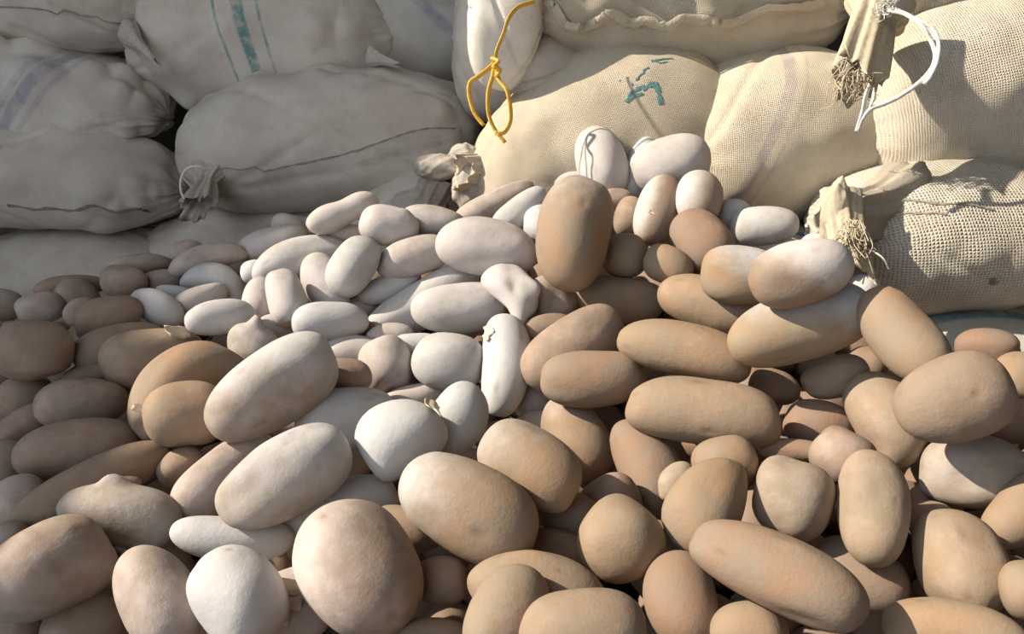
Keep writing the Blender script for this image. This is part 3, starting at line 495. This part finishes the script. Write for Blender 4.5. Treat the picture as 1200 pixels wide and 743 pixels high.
def tube_geo(pts, r, sides=8, flat=1.0, taper=False):
    vs = []; fs = []; up = Vector((0, 0, 1)); prev = None
    for i, p in enumerate(pts):
        d = (pts[min(i + 1, len(pts) - 1)] - pts[max(i - 1, 0)]).normalized()
        a = d.cross(Vector((.3, -1, .2)) if prev is None else prev.cross(d)).normalized() if prev is None else (prev - d * prev.dot(d)).normalized()
        prev = a; b_ = d.cross(a)
        rr = r * ((1 - .8 * i / len(pts)) if taper else 1)
        for k in range(sides):
            t = 2 * math.pi * k / sides; vs.append(p + a * math.cos(t) * rr + b_ * math.sin(t) * rr * flat)
    for i in range(len(pts) - 1):
        for k in range(sides):
            fs.append((i * sides + k, i * sides + (k + 1) % sides, (i + 1) * sides + (k + 1) % sides, (i + 1) * sides + k))
    fs.append(list(range(sides))[::-1]); fs.append([(len(pts) - 1) * sides + k for k in range(sides)])
    return vs, fs

def child(name, parent, vs, fs, mat, label=None):
    q = world_mat(parent).inverted() if parent else Matrix()
    o = link_mesh(name, [q @ Vector(v) for v in vs], fs, mat, parent)
    if label: o['label'] = label
    return o

def string(name, parent, pts, r, mat, label=None, flat=1.0, n=8):
    vs, fs = tube_geo(spline(pts, n), r, 8, flat); return child(name, parent, vs, fs, mat, label)

def neck(parent, a, b_, r0, rm, r1, mat, seed, name='gathered_mouth', label=None, ruffle=.25, lobes=7, mid=.45, side=(0, -1, 0)):
    """gathered cloth: from the sack body at a (radius r0) through the tie (rm) to the flared open mouth b_ (r1)"""
    rs = random.Random(seed); a = Vector(a); b_ = Vector(b_); d = (b_ - a).normalized(); s1 = d.cross(Vector(side)).normalized(); s2 = d.cross(s1)
    vs = []; fs = []; NU, NV = 34, 72; phs = [rs.uniform(0, 6) for _ in range(6)]
    for i in range(NU + 1):
        t = i / NU
        r = r0 + (rm - r0) * (3 * (t / mid) ** 2 - 2 * (t / mid) ** 3) if t < mid else rm + (r1 - rm) * ((t - mid) / (1 - mid)) ** .8
        amp = ruffle * (.5 + .5 * abs(t - mid * .3))
        for k in range(NV):
            p = 2 * math.pi * k / NV
            w_ = 1 + amp * (.55 * math.sin(lobes * p + phs[0] + 1.5 * t) + .3 * math.sin((lobes * 2 + 1) * p + phs[1]) + .3 * math.sin(3 * p + phs[2] + 2 * t))
            e = .16 * (math.sin(2 * p + phs[3]) + .4 * math.sin(9 * p + phs[4])) * max(0, t - mid) * (b_ - a).length
            vs.append(a + (b_ - a) * t + d * e + s1 * math.cos(p) * r * w_ + s2 * math.sin(p) * r * w_ * .7)
    for i in range(NU):
        for k in range(NV):
            fs.append((i * NV + k, i * NV + (k + 1) % NV, (i + 1) * NV + (k + 1) % NV, (i + 1) * NV + k))
    base = len(vs)                                                      # inside of the mouth folds back to the tie
    for j, (t, f_) in enumerate(((.9, .72), (.72, .45), (.6, .15))):
        for k in range(NV):
            p = 2 * math.pi * k / NV; w_ = 1 + ruffle * .5 * math.sin(lobes * p + phs[0])
            vs.append(a + (b_ - a) * t + s1 * math.cos(p) * r1 * f_ * w_ + s2 * math.sin(p) * r1 * f_ * w_ * .7)
    for k in range(NV):
        o0 = NU * NV
        fs.append((o0 + k, o0 + (k + 1) % NV, base + (k + 1) % NV, base + k))
        for j in range(2): fs.append((base + j * NV + k, base + j * NV + (k + 1) % NV, base + (j + 1) * NV + (k + 1) % NV, base + (j + 1) * NV + k))
    fs.append([base + 2 * NV + k for k in range(NV)])
    return child(name, parent, vs, fs, mat, label)

def fringe(parent, a, b_, spread, n, mat, seed, r=.0007, name='frayed_threads'):
    rs = random.Random(seed); V_ = []; F_ = []
    for i in range(n):
        p0 = Vector(a) + Vector([rs.uniform(-1, 1) * spread for _ in range(3)])
        d = (Vector(b_) - Vector(a)); p2 = p0 + d * rs.uniform(.5, 1.1) + Vector([rs.uniform(-1, 1) * spread for _ in range(3)])
        p1 = (p0 + p2) / 2 + Vector([rs.uniform(-1, 1) * spread * .6 for _ in range(3)])
        v_, f_ = tube_geo(spline([p0, p1, p2], 4), r, 4); k = len(V_); V_ += v_; F_ += [tuple(x + k for x in f) for f in f_]
    o = child(name, parent, V_, F_, mat); o['kind'] = 'stuff'; return o

def surface_strip(name, parent, bvh, pts, width, mat, lift=.0012, n=10, label=None, thick=.0012, jag=0, seed=0):
    """a narrow strip snapped onto the cloth (print, seam or stitching)"""
    rs = random.Random(seed); sp = spline(pts, n); vs = []; fs = []
    P = []
    for p in sp:
        h = bvh.find_nearest(p); P.append((h[0], h[1]))
    for i, (p, nn) in enumerate(P):
        if nn.y > 0: nn = -nn
        d = (P[min(i + 1, len(P) - 1)][0] - P[max(i - 1, 0)][0]).normalized(); a = d.cross(nn).normalized()
        w_ = width * (1 + jag * rs.uniform(-1, 1)); c = p + nn * lift
        vs += [c - a * w_, c + nn * thick, c + a * w_]
    for i in range(len(P) - 1):
        k = i * 3; fs += [(k, k + 1, k + 4, k + 3), (k + 1, k + 2, k + 5, k + 4)]
    return child(name, parent, vs, fs, mat, label)

def crumple(parent, loc, radii, mat, seed, name='crumpled_cloth', label=None):
    rs = np.random.RandomState(seed); n, f = ICO[5]; h = np.zeros(len(n))
    for k in range(10):
        d = unit(rs.normal(size=3)); g = unit(rs.normal(size=3)); fr = rs.uniform(2, 6)
        h += (1 - 2 * np.abs(np.sin(n @ d * fr + 1.2 * np.sin(n @ g * 3 + k) + rs.uniform(0, 6)))) * rs.uniform(.015, .035)
    v = n * (1 + h)[:, None] * np.array(radii) + np.array(loc)
    return child(name, parent, v.tolist(), f.tolist(), mat, label)

grey_cloth = sack_material('grey_sack_cloth', (.72, .665, .605), (.58, .525, .465), .6, .0035)
grey_blue = sack_material('grey_sack_cloth_blue_stripes', (.74, .695, .645), (.60, .55, .505), .5, .0035, stripes=((-.015, .008, .25), (.012, .013, .35), (.045, .006, .2)), shear=-.55, stripe_col=(.16, .20, .40))
grey_teal = sack_material('grey_sack_cloth_teal_stripes', (.73, .68, .615), (.60, .545, .485), .5, .0035, stripes=((-.045, .003, .6), (.0, .011, .75), (.038, .003, .6)), shear=.12, stripe_col=(.14, .30, .32))
grey_far = sack_material('grey_sack_cloth_faded_stripes', (.56, .53, .49), (.46, .43, .39), .5, .0035, stripes=((.03, .012, .35), (.075, .006, .2)), shear=.3, stripe_col=(.15, .17, .33))
tan_cloth = sack_material('tan_woven_cloth', (.67, .60, .49), (.53, .46, .36), 1.0, .0052, lines=.2)
tan_violet = sack_material('tan_woven_cloth_violet_stripe', (.70, .635, .525), (.56, .50, .40), 1.0, .0056, stripes=((-.075, .009, .5), (-.05, .003, .3)), shear=-.55, stripe_col=(.36, .31, .36), lines=.14)
mesh_cloth = sack_material('open_mesh_cloth', (.74, .695, .62), (.62, .57, .49), 1.5, .0088, lines=.6)
cream_cloth = sack_material('cream_woven_cloth', (.72, .66, .57), (.60, .54, .45), 1.2, .0068, lines=.3)
white_cloth = sack_material('white_woven_cloth', (.86, .84, .78), (.75, .72, .66), .4, .003)
pale_blue = sack_material('white_cloth_blue_stripes', (.68, .68, .64), (.58, .57, .53), .6, .004, stripes=((-.045, .016, .7), (.0, .010, .6), (.03, .005, .6), (.055, .010, .7)), axis=1, shear=-.1, stripe_col=(.16, .34, .42), lines=.1)
dark_cloth = plain('dark_brown_cloth', (.28, .23, .17), .9, 60, .5)  # dark brown for the torn seam and the small patch
ink = plain('teal_ink', (.12, .25, .26), .9, 300, .6)
seam_mat = plain('seam_thread', (.33, .30, .26), .9, 200, .5)
cord_white = plain('white_cord', (.85, .84, .80), .6, 300, .1)
twine_yellow = plain('yellow_twine', (.80, .47, .07), .5, 200, .25)
twine_pale = plain('pale_twine', (.78, .74, .62), .6, 300, .2)
tuft_cloth = plain('frayed_cloth', (.58, .50, .38), .95, 90, .4)
tuft_grey = plain('grey_frayed_cloth', (.46, .42, .38), .95, 90, .4)

# left stack, in shade
s_a = sack('grey sack in the top left corner, topmost of the left stack', (-1.017, 1.876, 0.746), (0.266, 0.150, 0.121), -0.227, 0.0, grey_cloth, 1, lump=.007, endp=(3, 2.2))
s_b = sack('grey sack with slanting faded blue stripes, second from the top on the left', (-0.996, 1.781, 0.542), (0.251, 0.150, 0.099), -0.227, 0.0, grey_blue, 2, lump=.016, wr=.028, nl=70, potato=.06)
s_c = sack('plump grey sack at the left edge, third from the top, torn along its lower seam', (-0.957, 1.664, 0.387), (0.268, 0.150, 0.107), -0.105, 0.0, grey_cloth, 3, lump=.010, nl=80)
s_d = sack('lowest grey sack at the left, half hidden by the brown potatoes', (-0.916, 1.613, 0.182), (0.256, 0.150, 0.106), 0.035, 0.0, grey_cloth, 4, lump=.004)
s_e = sack('grey sack with vertical teal stripes at the top, left of centre', (-0.540, 1.874, 0.647), (0.296, 0.150, 0.165), 0.070, 0.0, grey_teal, 5, lump=.015, nl=80, endp=(2.6, 2.4), potato=.06)
s_f = sack('long grey sack with a lengthwise seam and its mouth tied at the left end', (-0.379, 1.697, 0.456), (0.304, 0.150, 0.143), 0.105, 0.0, grey_cloth, 6, lump=.008, nl=80, endp=(4, 3.2), wr=.008)
s_g = sack('pale grey sack below the long seamed one, mostly hidden by the heap', (-0.515, 1.671, 0.213), (0.281, 0.150, 0.111), 0.000, 0.0, grey_cloth, 7, lump=.004)
s_h = sack('grey sack with a faded violet stripe at the top, right of the teal striped one', (-0.184, 1.954, 0.676), (0.213, 0.150, 0.167), 0.524, 0.0, grey_far, 8, lump=.005, wr=.02)
s_h2 = sack('dull grey sack at the top between the teal striped and the violet striped ones', (-0.357, 2.172, 0.780), (0.231, 0.180, 0.126), -0.524, 0.0, grey_cloth, 9)
s_i = sack('bulging grey sack end just left of the bright white tied sack', (-0.029, 1.712, 0.659), (0.103, 0.160, 0.158), 0.000, 0.0, grey_cloth, 10, lump=.003, wr=.02)
s_j = sack('greyish sack low behind the heap, its puckered mouth against the long seamed sack', (-0.183, 1.532, 0.312), (0.144, 0.140, 0.108), 0.349, 0.0, grey_cloth, 11, wr=.02)
# right stack, in sun
s_k = sack('tan sack lying across the top, its hem and folds lit by the sun', (0.286, 1.499, 0.756), (0.315, 0.155, 0.135), -0.035, 0.0, tan_cloth, 12, lump=.010, wr=.05, endp=(2.2, 2.6), potato=.06, fold=17)
s_k2 = sack('bright white sack end tied with yellow twine at the top', (-0.011, 1.391, 0.733), (0.063, 0.070, 0.113), -0.105, 0.0, white_cloth, 13, lump=.002, wr=.015, nl=20, group='sacks stacked behind the heap')
s_l = sack('small grey sack end hanging under the tan sack, beside the yellow twine', (0.059, 1.449, 0.635), (0.068, 0.100, 0.061), -0.436, 0.0, grey_cloth, 14, lump=.001, nl=20)
s_m = sack('tan sack with teal pen marks behind the top of the heap', (0.159, 1.409, 0.493), (0.249, 0.155, 0.184), 0.349, 0.0, tan_cloth, 15, lump=.004, endp=(1.7, 2.4), wr=.016)
s_n = sack('cream woven sack with a faint violet stripe right of the pen-marked one', (0.444, 1.386, 0.537), (0.172, 0.180, 0.144), 0.105, 0.0, tan_violet, 16, lump=.004, endp=(2.6, 3.0))
s_t = sack('narrow striped sack squeezed below the violet-striped one at the heap top', (0.476, 1.316, 0.374), (0.124, 0.150, 0.048), 0.000, 0.0, pale_blue, 17)
s_o = sack('big cream mesh sack at the right edge below the corner sack', (0.719, 1.310, 0.602), (0.193, 0.160, 0.166), 0.209, 0.0, cream_cloth, 18, lump=.003, endp=(3.2, 3))
s_r = sack('tan sack in the top right corner whose open mouth hangs down with a white cord', (0.691, 1.412, 0.791), (0.151, 0.150, 0.085), 0.244, 0.0, cream_cloth, 19, lump=.004)
s_p = sack('coarse open mesh sack at the right, tied at its left end, lowest but one', (0.638, 1.125, 0.452), (0.187, 0.155, 0.097), 0.070, 0.0, mesh_cloth, 20, lump=.004, endp=(3.4, 2.8), wr=.014)
s_q = sack('pale sack with long blue stripes at the right edge under the mesh sack', (0.737, 1.064, 0.316), (0.200, 0.170, 0.038), -0.140, 0.0, pale_blue, 21, lump=.003)

# parts of the left stack
bv = {}
def B(o):
    if o.name not in bv: bv[o.name] = bvh_of(o)
    return bv[o.name]
surface_strip('seam', s_a, B(s_a), [(-1.0274, 1.7088, 0.7187), (-0.9432, 1.7060, 0.7126), (-0.8589, 1.6974, 0.6942), (-0.7832, 1.6875, 0.6729), (-0.7196, 1.6963, 0.6445)], .0018, seam_mat, jag=.5, label='loose hem seam')
surface_strip('seam', s_c, B(s_c), [(-0.9789, 1.4886, 0.3646), (-0.8974, 1.4886, 0.3646), (-0.7995, 1.4872, 0.3616), (-0.7225, 1.4898, 0.3437), (-0.6737, 1.5209, 0.3157)], .0024, dark_cloth, jag=.6, label='torn dark seam')
surface_strip('seam', s_f, B(s_f), [(-0.5747, 1.5315, 0.4330), (-0.4732, 1.5203, 0.4326), (-0.3753, 1.5299, 0.4533), (-0.2774, 1.5423, 0.4799), (-0.1795, 1.5561, 0.5095), (-0.1081, 1.5877, 0.5061)], .0014, seam_mat, jag=.6, label='long stitched seam')
neck(s_a, (-0.7863, 1.7508, 0.6666), (-0.6831, 1.6203, 0.6235), .028, .012, .005, tuft_grey, 3, name='corner', label='pointed torn corner', ruffle=.15, lobes=5)
neck(s_e, (-0.2866, 1.7301, 0.6223), (-0.2240, 1.6604, 0.6149), .022, .010, .005, tuft_grey, 4, name='corner', label='twisted corner', ruffle=.15, lobes=5)
neck(s_f, (-0.6003, 1.5947, 0.4266), (-0.5858, 1.4452, 0.3900), .055, .020, .034, tuft_grey, 5, label='gathered mouth hanging at the left end', ruffle=.3, lobes=6)
string('tie_string', s_f, [(-0.5659, 1.4844, 0.4503), (-0.5811, 1.4772, 0.4586), (-0.6016, 1.4752, 0.4544), (-0.6126, 1.4672, 0.4372), (-0.6126, 1.4579, 0.4171), (-0.6047, 1.4512, 0.4028)], .0022, twine_pale, 'thin pale string loop')
neck(s_j, (-0.1598, 1.4021, 0.3922), (-0.1179, 1.3756, 0.4774), .06, .030, .034, tuft_grey, 6, label='puckered open mouth', ruffle=.16, lobes=10)
crumple(s_j, (-0.1258, 1.3683, 0.4853), (.046, .03, .024), tuft_grey, 61, label='crumpled cloth of the mouth')
crumple(s_j, (-0.0825, 1.3856, 0.4988), (.030, .025, .024), tuft_grey, 62)
neck(s_m, (-0.0147, 1.3725, 0.4707), (-0.0840, 1.3057, 0.4930), .085, .036, .028, tan_cloth, 7, label='knotted left end', ruffle=.14, lobes=11)
crumple(s_m, (-0.0577, 1.3328, 0.4564), (.045, .03, .05), tuft_grey, 71)
# yellow twine on the white sack
k1 = (-0.0239, 1.2423, 0.6764)
string('twine', s_k2, [(0.0333, 1.3009, 0.7548), (0.0101, 1.2763, 0.7494), (-0.0037, 1.2593, 0.7366), (-0.0125, 1.2487, 0.7140), (-0.0225, 1.2434, 0.6907), k1], .0032, twine_yellow, 'yellow twine', .3)
string('twine', s_k2, [k1, (-0.0338, 1.2328, 0.6680), (-0.0499, 1.2224, 0.6574), (-0.0611, 1.2187, 0.6495), (-0.0624, 1.2108, 0.6326), (-0.0549, 1.2002, 0.6100), (-0.0412, 1.1923, 0.5930)], .0034, twine_yellow, 'yellow twine', .3)
string('twine', s_k2, [k1, (-0.0287, 1.2224, 0.6574), (-0.0346, 1.2016, 0.6366), (-0.0334, 1.1885, 0.6085), (-0.0247, 1.1796, 0.5895), (-0.0099, 1.1718, 0.5727)], .0032, twine_yellow, 'yellow twine', .3)
string('twine', s_k2, [k1, (-0.0200, 1.2213, 0.6552), (-0.0074, 1.2037, 0.6410), (-0.0025, 1.1938, 0.6197), (-0.0025, 1.1849, 0.6007), (-0.0111, 1.1781, 0.5861), (-0.0247, 1.1776, 0.5850)], .0034, twine_yellow, 'yellow twine', .3)
string('knot', s_k2, [(-0.0301, 1.2392, 0.6816), (-0.0199, 1.2298, 0.6781), (-0.0273, 1.2235, 0.6717), (-0.0174, 1.2245, 0.6668), (-0.0237, 1.2203, 0.6577)], .003, twine_yellow, 'yellow knot')
# hem of the tan sack
surface_strip('hem', s_k, B(s_k), [(0.0152, 1.2645, 0.7124), (0.0632, 1.2613, 0.7055), (0.1137, 1.2539, 0.6895), (0.1642, 1.2677, 0.7192), (0.2147, 1.2635, 0.7101), (0.2905, 1.2624, 0.7078), (0.3537, 1.2581, 0.6986), (0.4421, 1.2645, 0.7124), (0.5137, 1.2889, 0.7172)], .0075, tan_cloth, lift=.004, thick=.006, jag=.2, label='folded hem')
# pen marks on the tan sack
surface_strip('pen_mark', s_m, B(s_m), [(0.1805, 1.2993, 0.5976), (0.1873, 1.3044, 0.6086), (0.1994, 1.3078, 0.6159), (0.2088, 1.3090, 0.6184)], 0.0028, ink, lift=.0008, thick=.0006, jag=.5, seed=0, n=5)
surface_strip('pen_mark', s_m, B(s_m), [(0.1967, 1.3124, 0.6257), (0.2048, 1.3158, 0.6330), (0.2115, 1.3187, 0.6391)], 0.0014, ink, lift=.0008, thick=.0006, jag=.5, seed=1, n=5)
surface_strip('pen_mark', s_m, B(s_m), [(0.2156, 1.3226, 0.6477), (0.2264, 1.3249, 0.6526), (0.2398, 1.3266, 0.6562), (0.2506, 1.3278, 0.6587)], 0.0016, ink, lift=.0008, thick=.0006, jag=.5, seed=2, n=5)
surface_strip('pen_mark', s_m, B(s_m), [(0.2183, 1.3226, 0.6477), (0.2291, 1.3221, 0.6465), (0.2385, 1.3232, 0.6489)], 0.0014, ink, lift=.0008, thick=.0006, jag=.5, seed=3, n=5)
surface_strip('pen_mark', s_m, B(s_m), [(0.2048, 1.3067, 0.6135), (0.2129, 1.3095, 0.6196), (0.2210, 1.3107, 0.6220)], 0.0034, ink, lift=.0008, thick=.0006, jag=.5, seed=4, n=5)
surface_strip('pen_mark', s_m, B(s_m), [(0.2210, 1.3107, 0.6220), (0.2264, 1.3056, 0.6110), (0.2304, 1.2987, 0.5964)], 0.0034, ink, lift=.0008, thick=.0006, jag=.5, seed=5, n=5)
surface_strip('pen_mark', s_m, B(s_m), [(0.1846, 1.3010, 0.6013), (0.1940, 1.3033, 0.6062), (0.2048, 1.3050, 0.6098)], 0.0024, ink, lift=.0008, thick=.0006, jag=.5, seed=6, n=5)
surface_strip('pen_mark', s_m, B(s_m), [(0.1900, 1.3095, 0.6196), (0.1927, 1.3107, 0.6220)], 0.0012, ink, lift=.0008, thick=.0006, jag=.5, seed=7, n=5)
surface_strip('pen_mark', s_m, B(s_m), [(0.1711, 1.3124, 0.6257), (0.1738, 1.3124, 0.6257)], 0.0012, ink, lift=.0008, thick=.0006, jag=.5, seed=8, n=5)

# right stack parts
neck(s_r, (0.5160, 1.2206, 0.7601), (0.4423, 1.0719, 0.6778), .055, .032, .036, tuft_cloth, 8, label='hanging open mouth', ruffle=.25, lobes=6, mid=.3)
fringe(s_r, (0.4379, 1.0756, 0.6857), (0.4379, 1.0663, 0.6659), .02, 90, tuft_cloth, 2)
string('cord', s_r, [(0.4909, 1.1302, 0.7556), (0.4939, 1.0857, 0.7549), (0.5053, 1.0582, 0.7432), (0.5158, 1.0511, 0.7279), (0.5221, 1.0431, 0.7107), (0.5179, 1.0360, 0.6955), (0.5032, 1.0289, 0.6802), (0.4800, 1.0217, 0.6649), (0.4589, 1.0173, 0.6554), (0.4421, 1.0146, 0.6497), (0.4316, 1.0093, 0.6382), (0.4253, 1.0031, 0.6249)], .0028, cord_white, 'white cord')
string('cord', s_r, [(0.4999, 1.1312, 0.7576), (0.5018, 1.0724, 0.7499), (0.5179, 1.0569, 0.7403), (0.5237, 1.0441, 0.7247), (0.5216, 1.0343, 0.7038), (0.5132, 1.0264, 0.6867), (0.5059, 1.0228, 0.6791)], .0026, cord_white, 'white cord')
string('cord', s_r, [(0.4499, 1.0476, 0.6731), (0.4358, 1.0209, 0.6630), (0.4326, 1.0137, 0.6478), (0.4253, 1.0035, 0.6258)], .0034, cord_white, 'white cord', .5)
string('cord', s_r, [(0.4552, 1.0458, 0.6692), (0.4453, 1.0200, 0.6611), (0.4400, 1.0146, 0.6497)], .0020, cord_white, 'white cord')
fringe(s_r, (0.4909, 1.1316, 0.7586), (0.4707, 1.1080, 0.7552), .010, 30, cord_white, 3, name='cord_fray')
neck(s_p, (0.5304, 1.0887, 0.4773), (0.4182, 0.9932, 0.5091), .088, .050, .040, mesh_cloth, 9, label='tied left end', ruffle=.14, lobes=9, mid=.6)
neck(s_p, (0.4204, 1.0099, 0.5448), (0.4147, 0.9109, 0.4627), .026, .022, .026, tuft_cloth, 10, label='drooping frayed end', ruffle=.22, lobes=6, mid=.5)
crumple(s_p, (0.4098, 0.9892, 0.5241), (.017, .02, .045), tuft_cloth, 91)
fringe(s_p, (0.4168, 0.9428, 0.5194), (0.4157, 0.9202, 0.4946), .014, 110, tuft_cloth, 5)
string('loose_thread', s_p, [(0.4313, 0.9275, 0.4984), (0.4350, 0.9117, 0.4999), (0.4429, 0.9036, 0.4943), (0.4513, 0.9031, 0.4814)], .0011, twine_pale, 'thin loose thread')
surface_strip('stitching', s_p, B(s_p), [(0.4974, 1.0252, 0.5540), (0.5250, 1.0187, 0.5400), (0.5526, 1.0130, 0.5280), (0.5858, 1.0102, 0.5220), (0.6189, 1.0074, 0.5160)], .0016, seam_mat, jag=.6, label='dark stitching')
surface_strip('stitching', s_p, B(s_p), [(0.4907, 1.0168, 0.5360), (0.5084, 1.0102, 0.5220), (0.5305, 1.0065, 0.5140), (0.5582, 1.0028, 0.5059)], .0014, seam_mat, jag=.6, label='dark stitching')
surface_strip('printed_mark', s_p, B(s_p), [(0.6092, 0.9859, 0.4461), (0.6215, 0.9897, 0.4542), (0.6226, 0.9840, 0.4421)], .006, dark_cloth, jag=.4, label='small dark patch')
surface_strip('stripe', s_t, B(s_t), [(0.4211, 1.2082, 0.4733), (0.4539, 1.2093, 0.4757), (0.4816, 1.2071, 0.4709)], .004, plain('blue_strip', (.16, .22, .42), .8), label='blue strip')
# sacks on the floor that carry the right stack, out of sight behind the heap
sack('tan sack lying on the floor beneath the pen-marked sack', (.16, 1.56, .17), (.46, .20, .17), 0, 0, tan_cloth, 31, lump=.003)
sack('cream sack lying on the floor beneath the mesh sack', (.98, 1.46, .16), (.44, .19, .16), 0, .05, cream_cloth, 32, lump=.003)


# ------------------------------------------------------------------ the buried potatoes under the ones in view: one mass
PX = np.array([q[0] for q in POTATOES])
def heap(x, y):
    d2 = (PX[:, 0] - x) ** 2 + (PX[:, 1] - y) ** 2
    wq = np.exp(-(d2 - d2.min()) / (2 * .05 ** 2)); z = (wq * PX[:, 2]).sum() / wq.sum()
    return z, math.sqrt(d2.min())
SK_ = [(np.array(world_mat(o).inverted()), np.abs(np.array([v[:] for v in o.bound_box])).max(0)) for o in bpy.data.objects if o.name.startswith('sack')]
def in_sack(x, y, z):
    for m_, h_ in SK_:
        l = (m_ @ np.array([x, y, z, 1]))[:3]
        if (np.abs(l / (h_ + .02)) ** 2.3).sum() < 1: return True
    return False
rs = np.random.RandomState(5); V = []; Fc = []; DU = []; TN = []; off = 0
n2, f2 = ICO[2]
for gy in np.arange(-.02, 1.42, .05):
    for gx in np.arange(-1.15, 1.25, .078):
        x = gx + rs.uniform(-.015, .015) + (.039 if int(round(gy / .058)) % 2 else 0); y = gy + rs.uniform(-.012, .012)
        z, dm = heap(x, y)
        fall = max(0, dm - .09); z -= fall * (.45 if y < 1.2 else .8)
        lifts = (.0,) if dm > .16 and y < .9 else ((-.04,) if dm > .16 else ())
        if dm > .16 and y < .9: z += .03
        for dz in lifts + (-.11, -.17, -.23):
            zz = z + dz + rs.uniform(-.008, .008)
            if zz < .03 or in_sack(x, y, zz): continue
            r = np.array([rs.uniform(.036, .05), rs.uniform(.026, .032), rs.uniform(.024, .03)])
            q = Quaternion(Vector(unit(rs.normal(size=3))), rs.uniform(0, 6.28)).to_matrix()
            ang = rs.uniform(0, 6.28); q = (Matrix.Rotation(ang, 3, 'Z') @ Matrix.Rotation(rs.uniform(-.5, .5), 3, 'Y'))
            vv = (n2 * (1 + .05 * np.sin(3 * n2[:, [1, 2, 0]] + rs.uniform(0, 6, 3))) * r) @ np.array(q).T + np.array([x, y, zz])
            V.append(vv); Fc.append(f2 + off); off += len(vv); DU.append(np.full(len(vv), rs.uniform(-.4, -.1))); TN.append(np.full(len(vv), rs.uniform(.7, 1.0)))  # dustless, redder skin colours imitate the shade deep in the gaps
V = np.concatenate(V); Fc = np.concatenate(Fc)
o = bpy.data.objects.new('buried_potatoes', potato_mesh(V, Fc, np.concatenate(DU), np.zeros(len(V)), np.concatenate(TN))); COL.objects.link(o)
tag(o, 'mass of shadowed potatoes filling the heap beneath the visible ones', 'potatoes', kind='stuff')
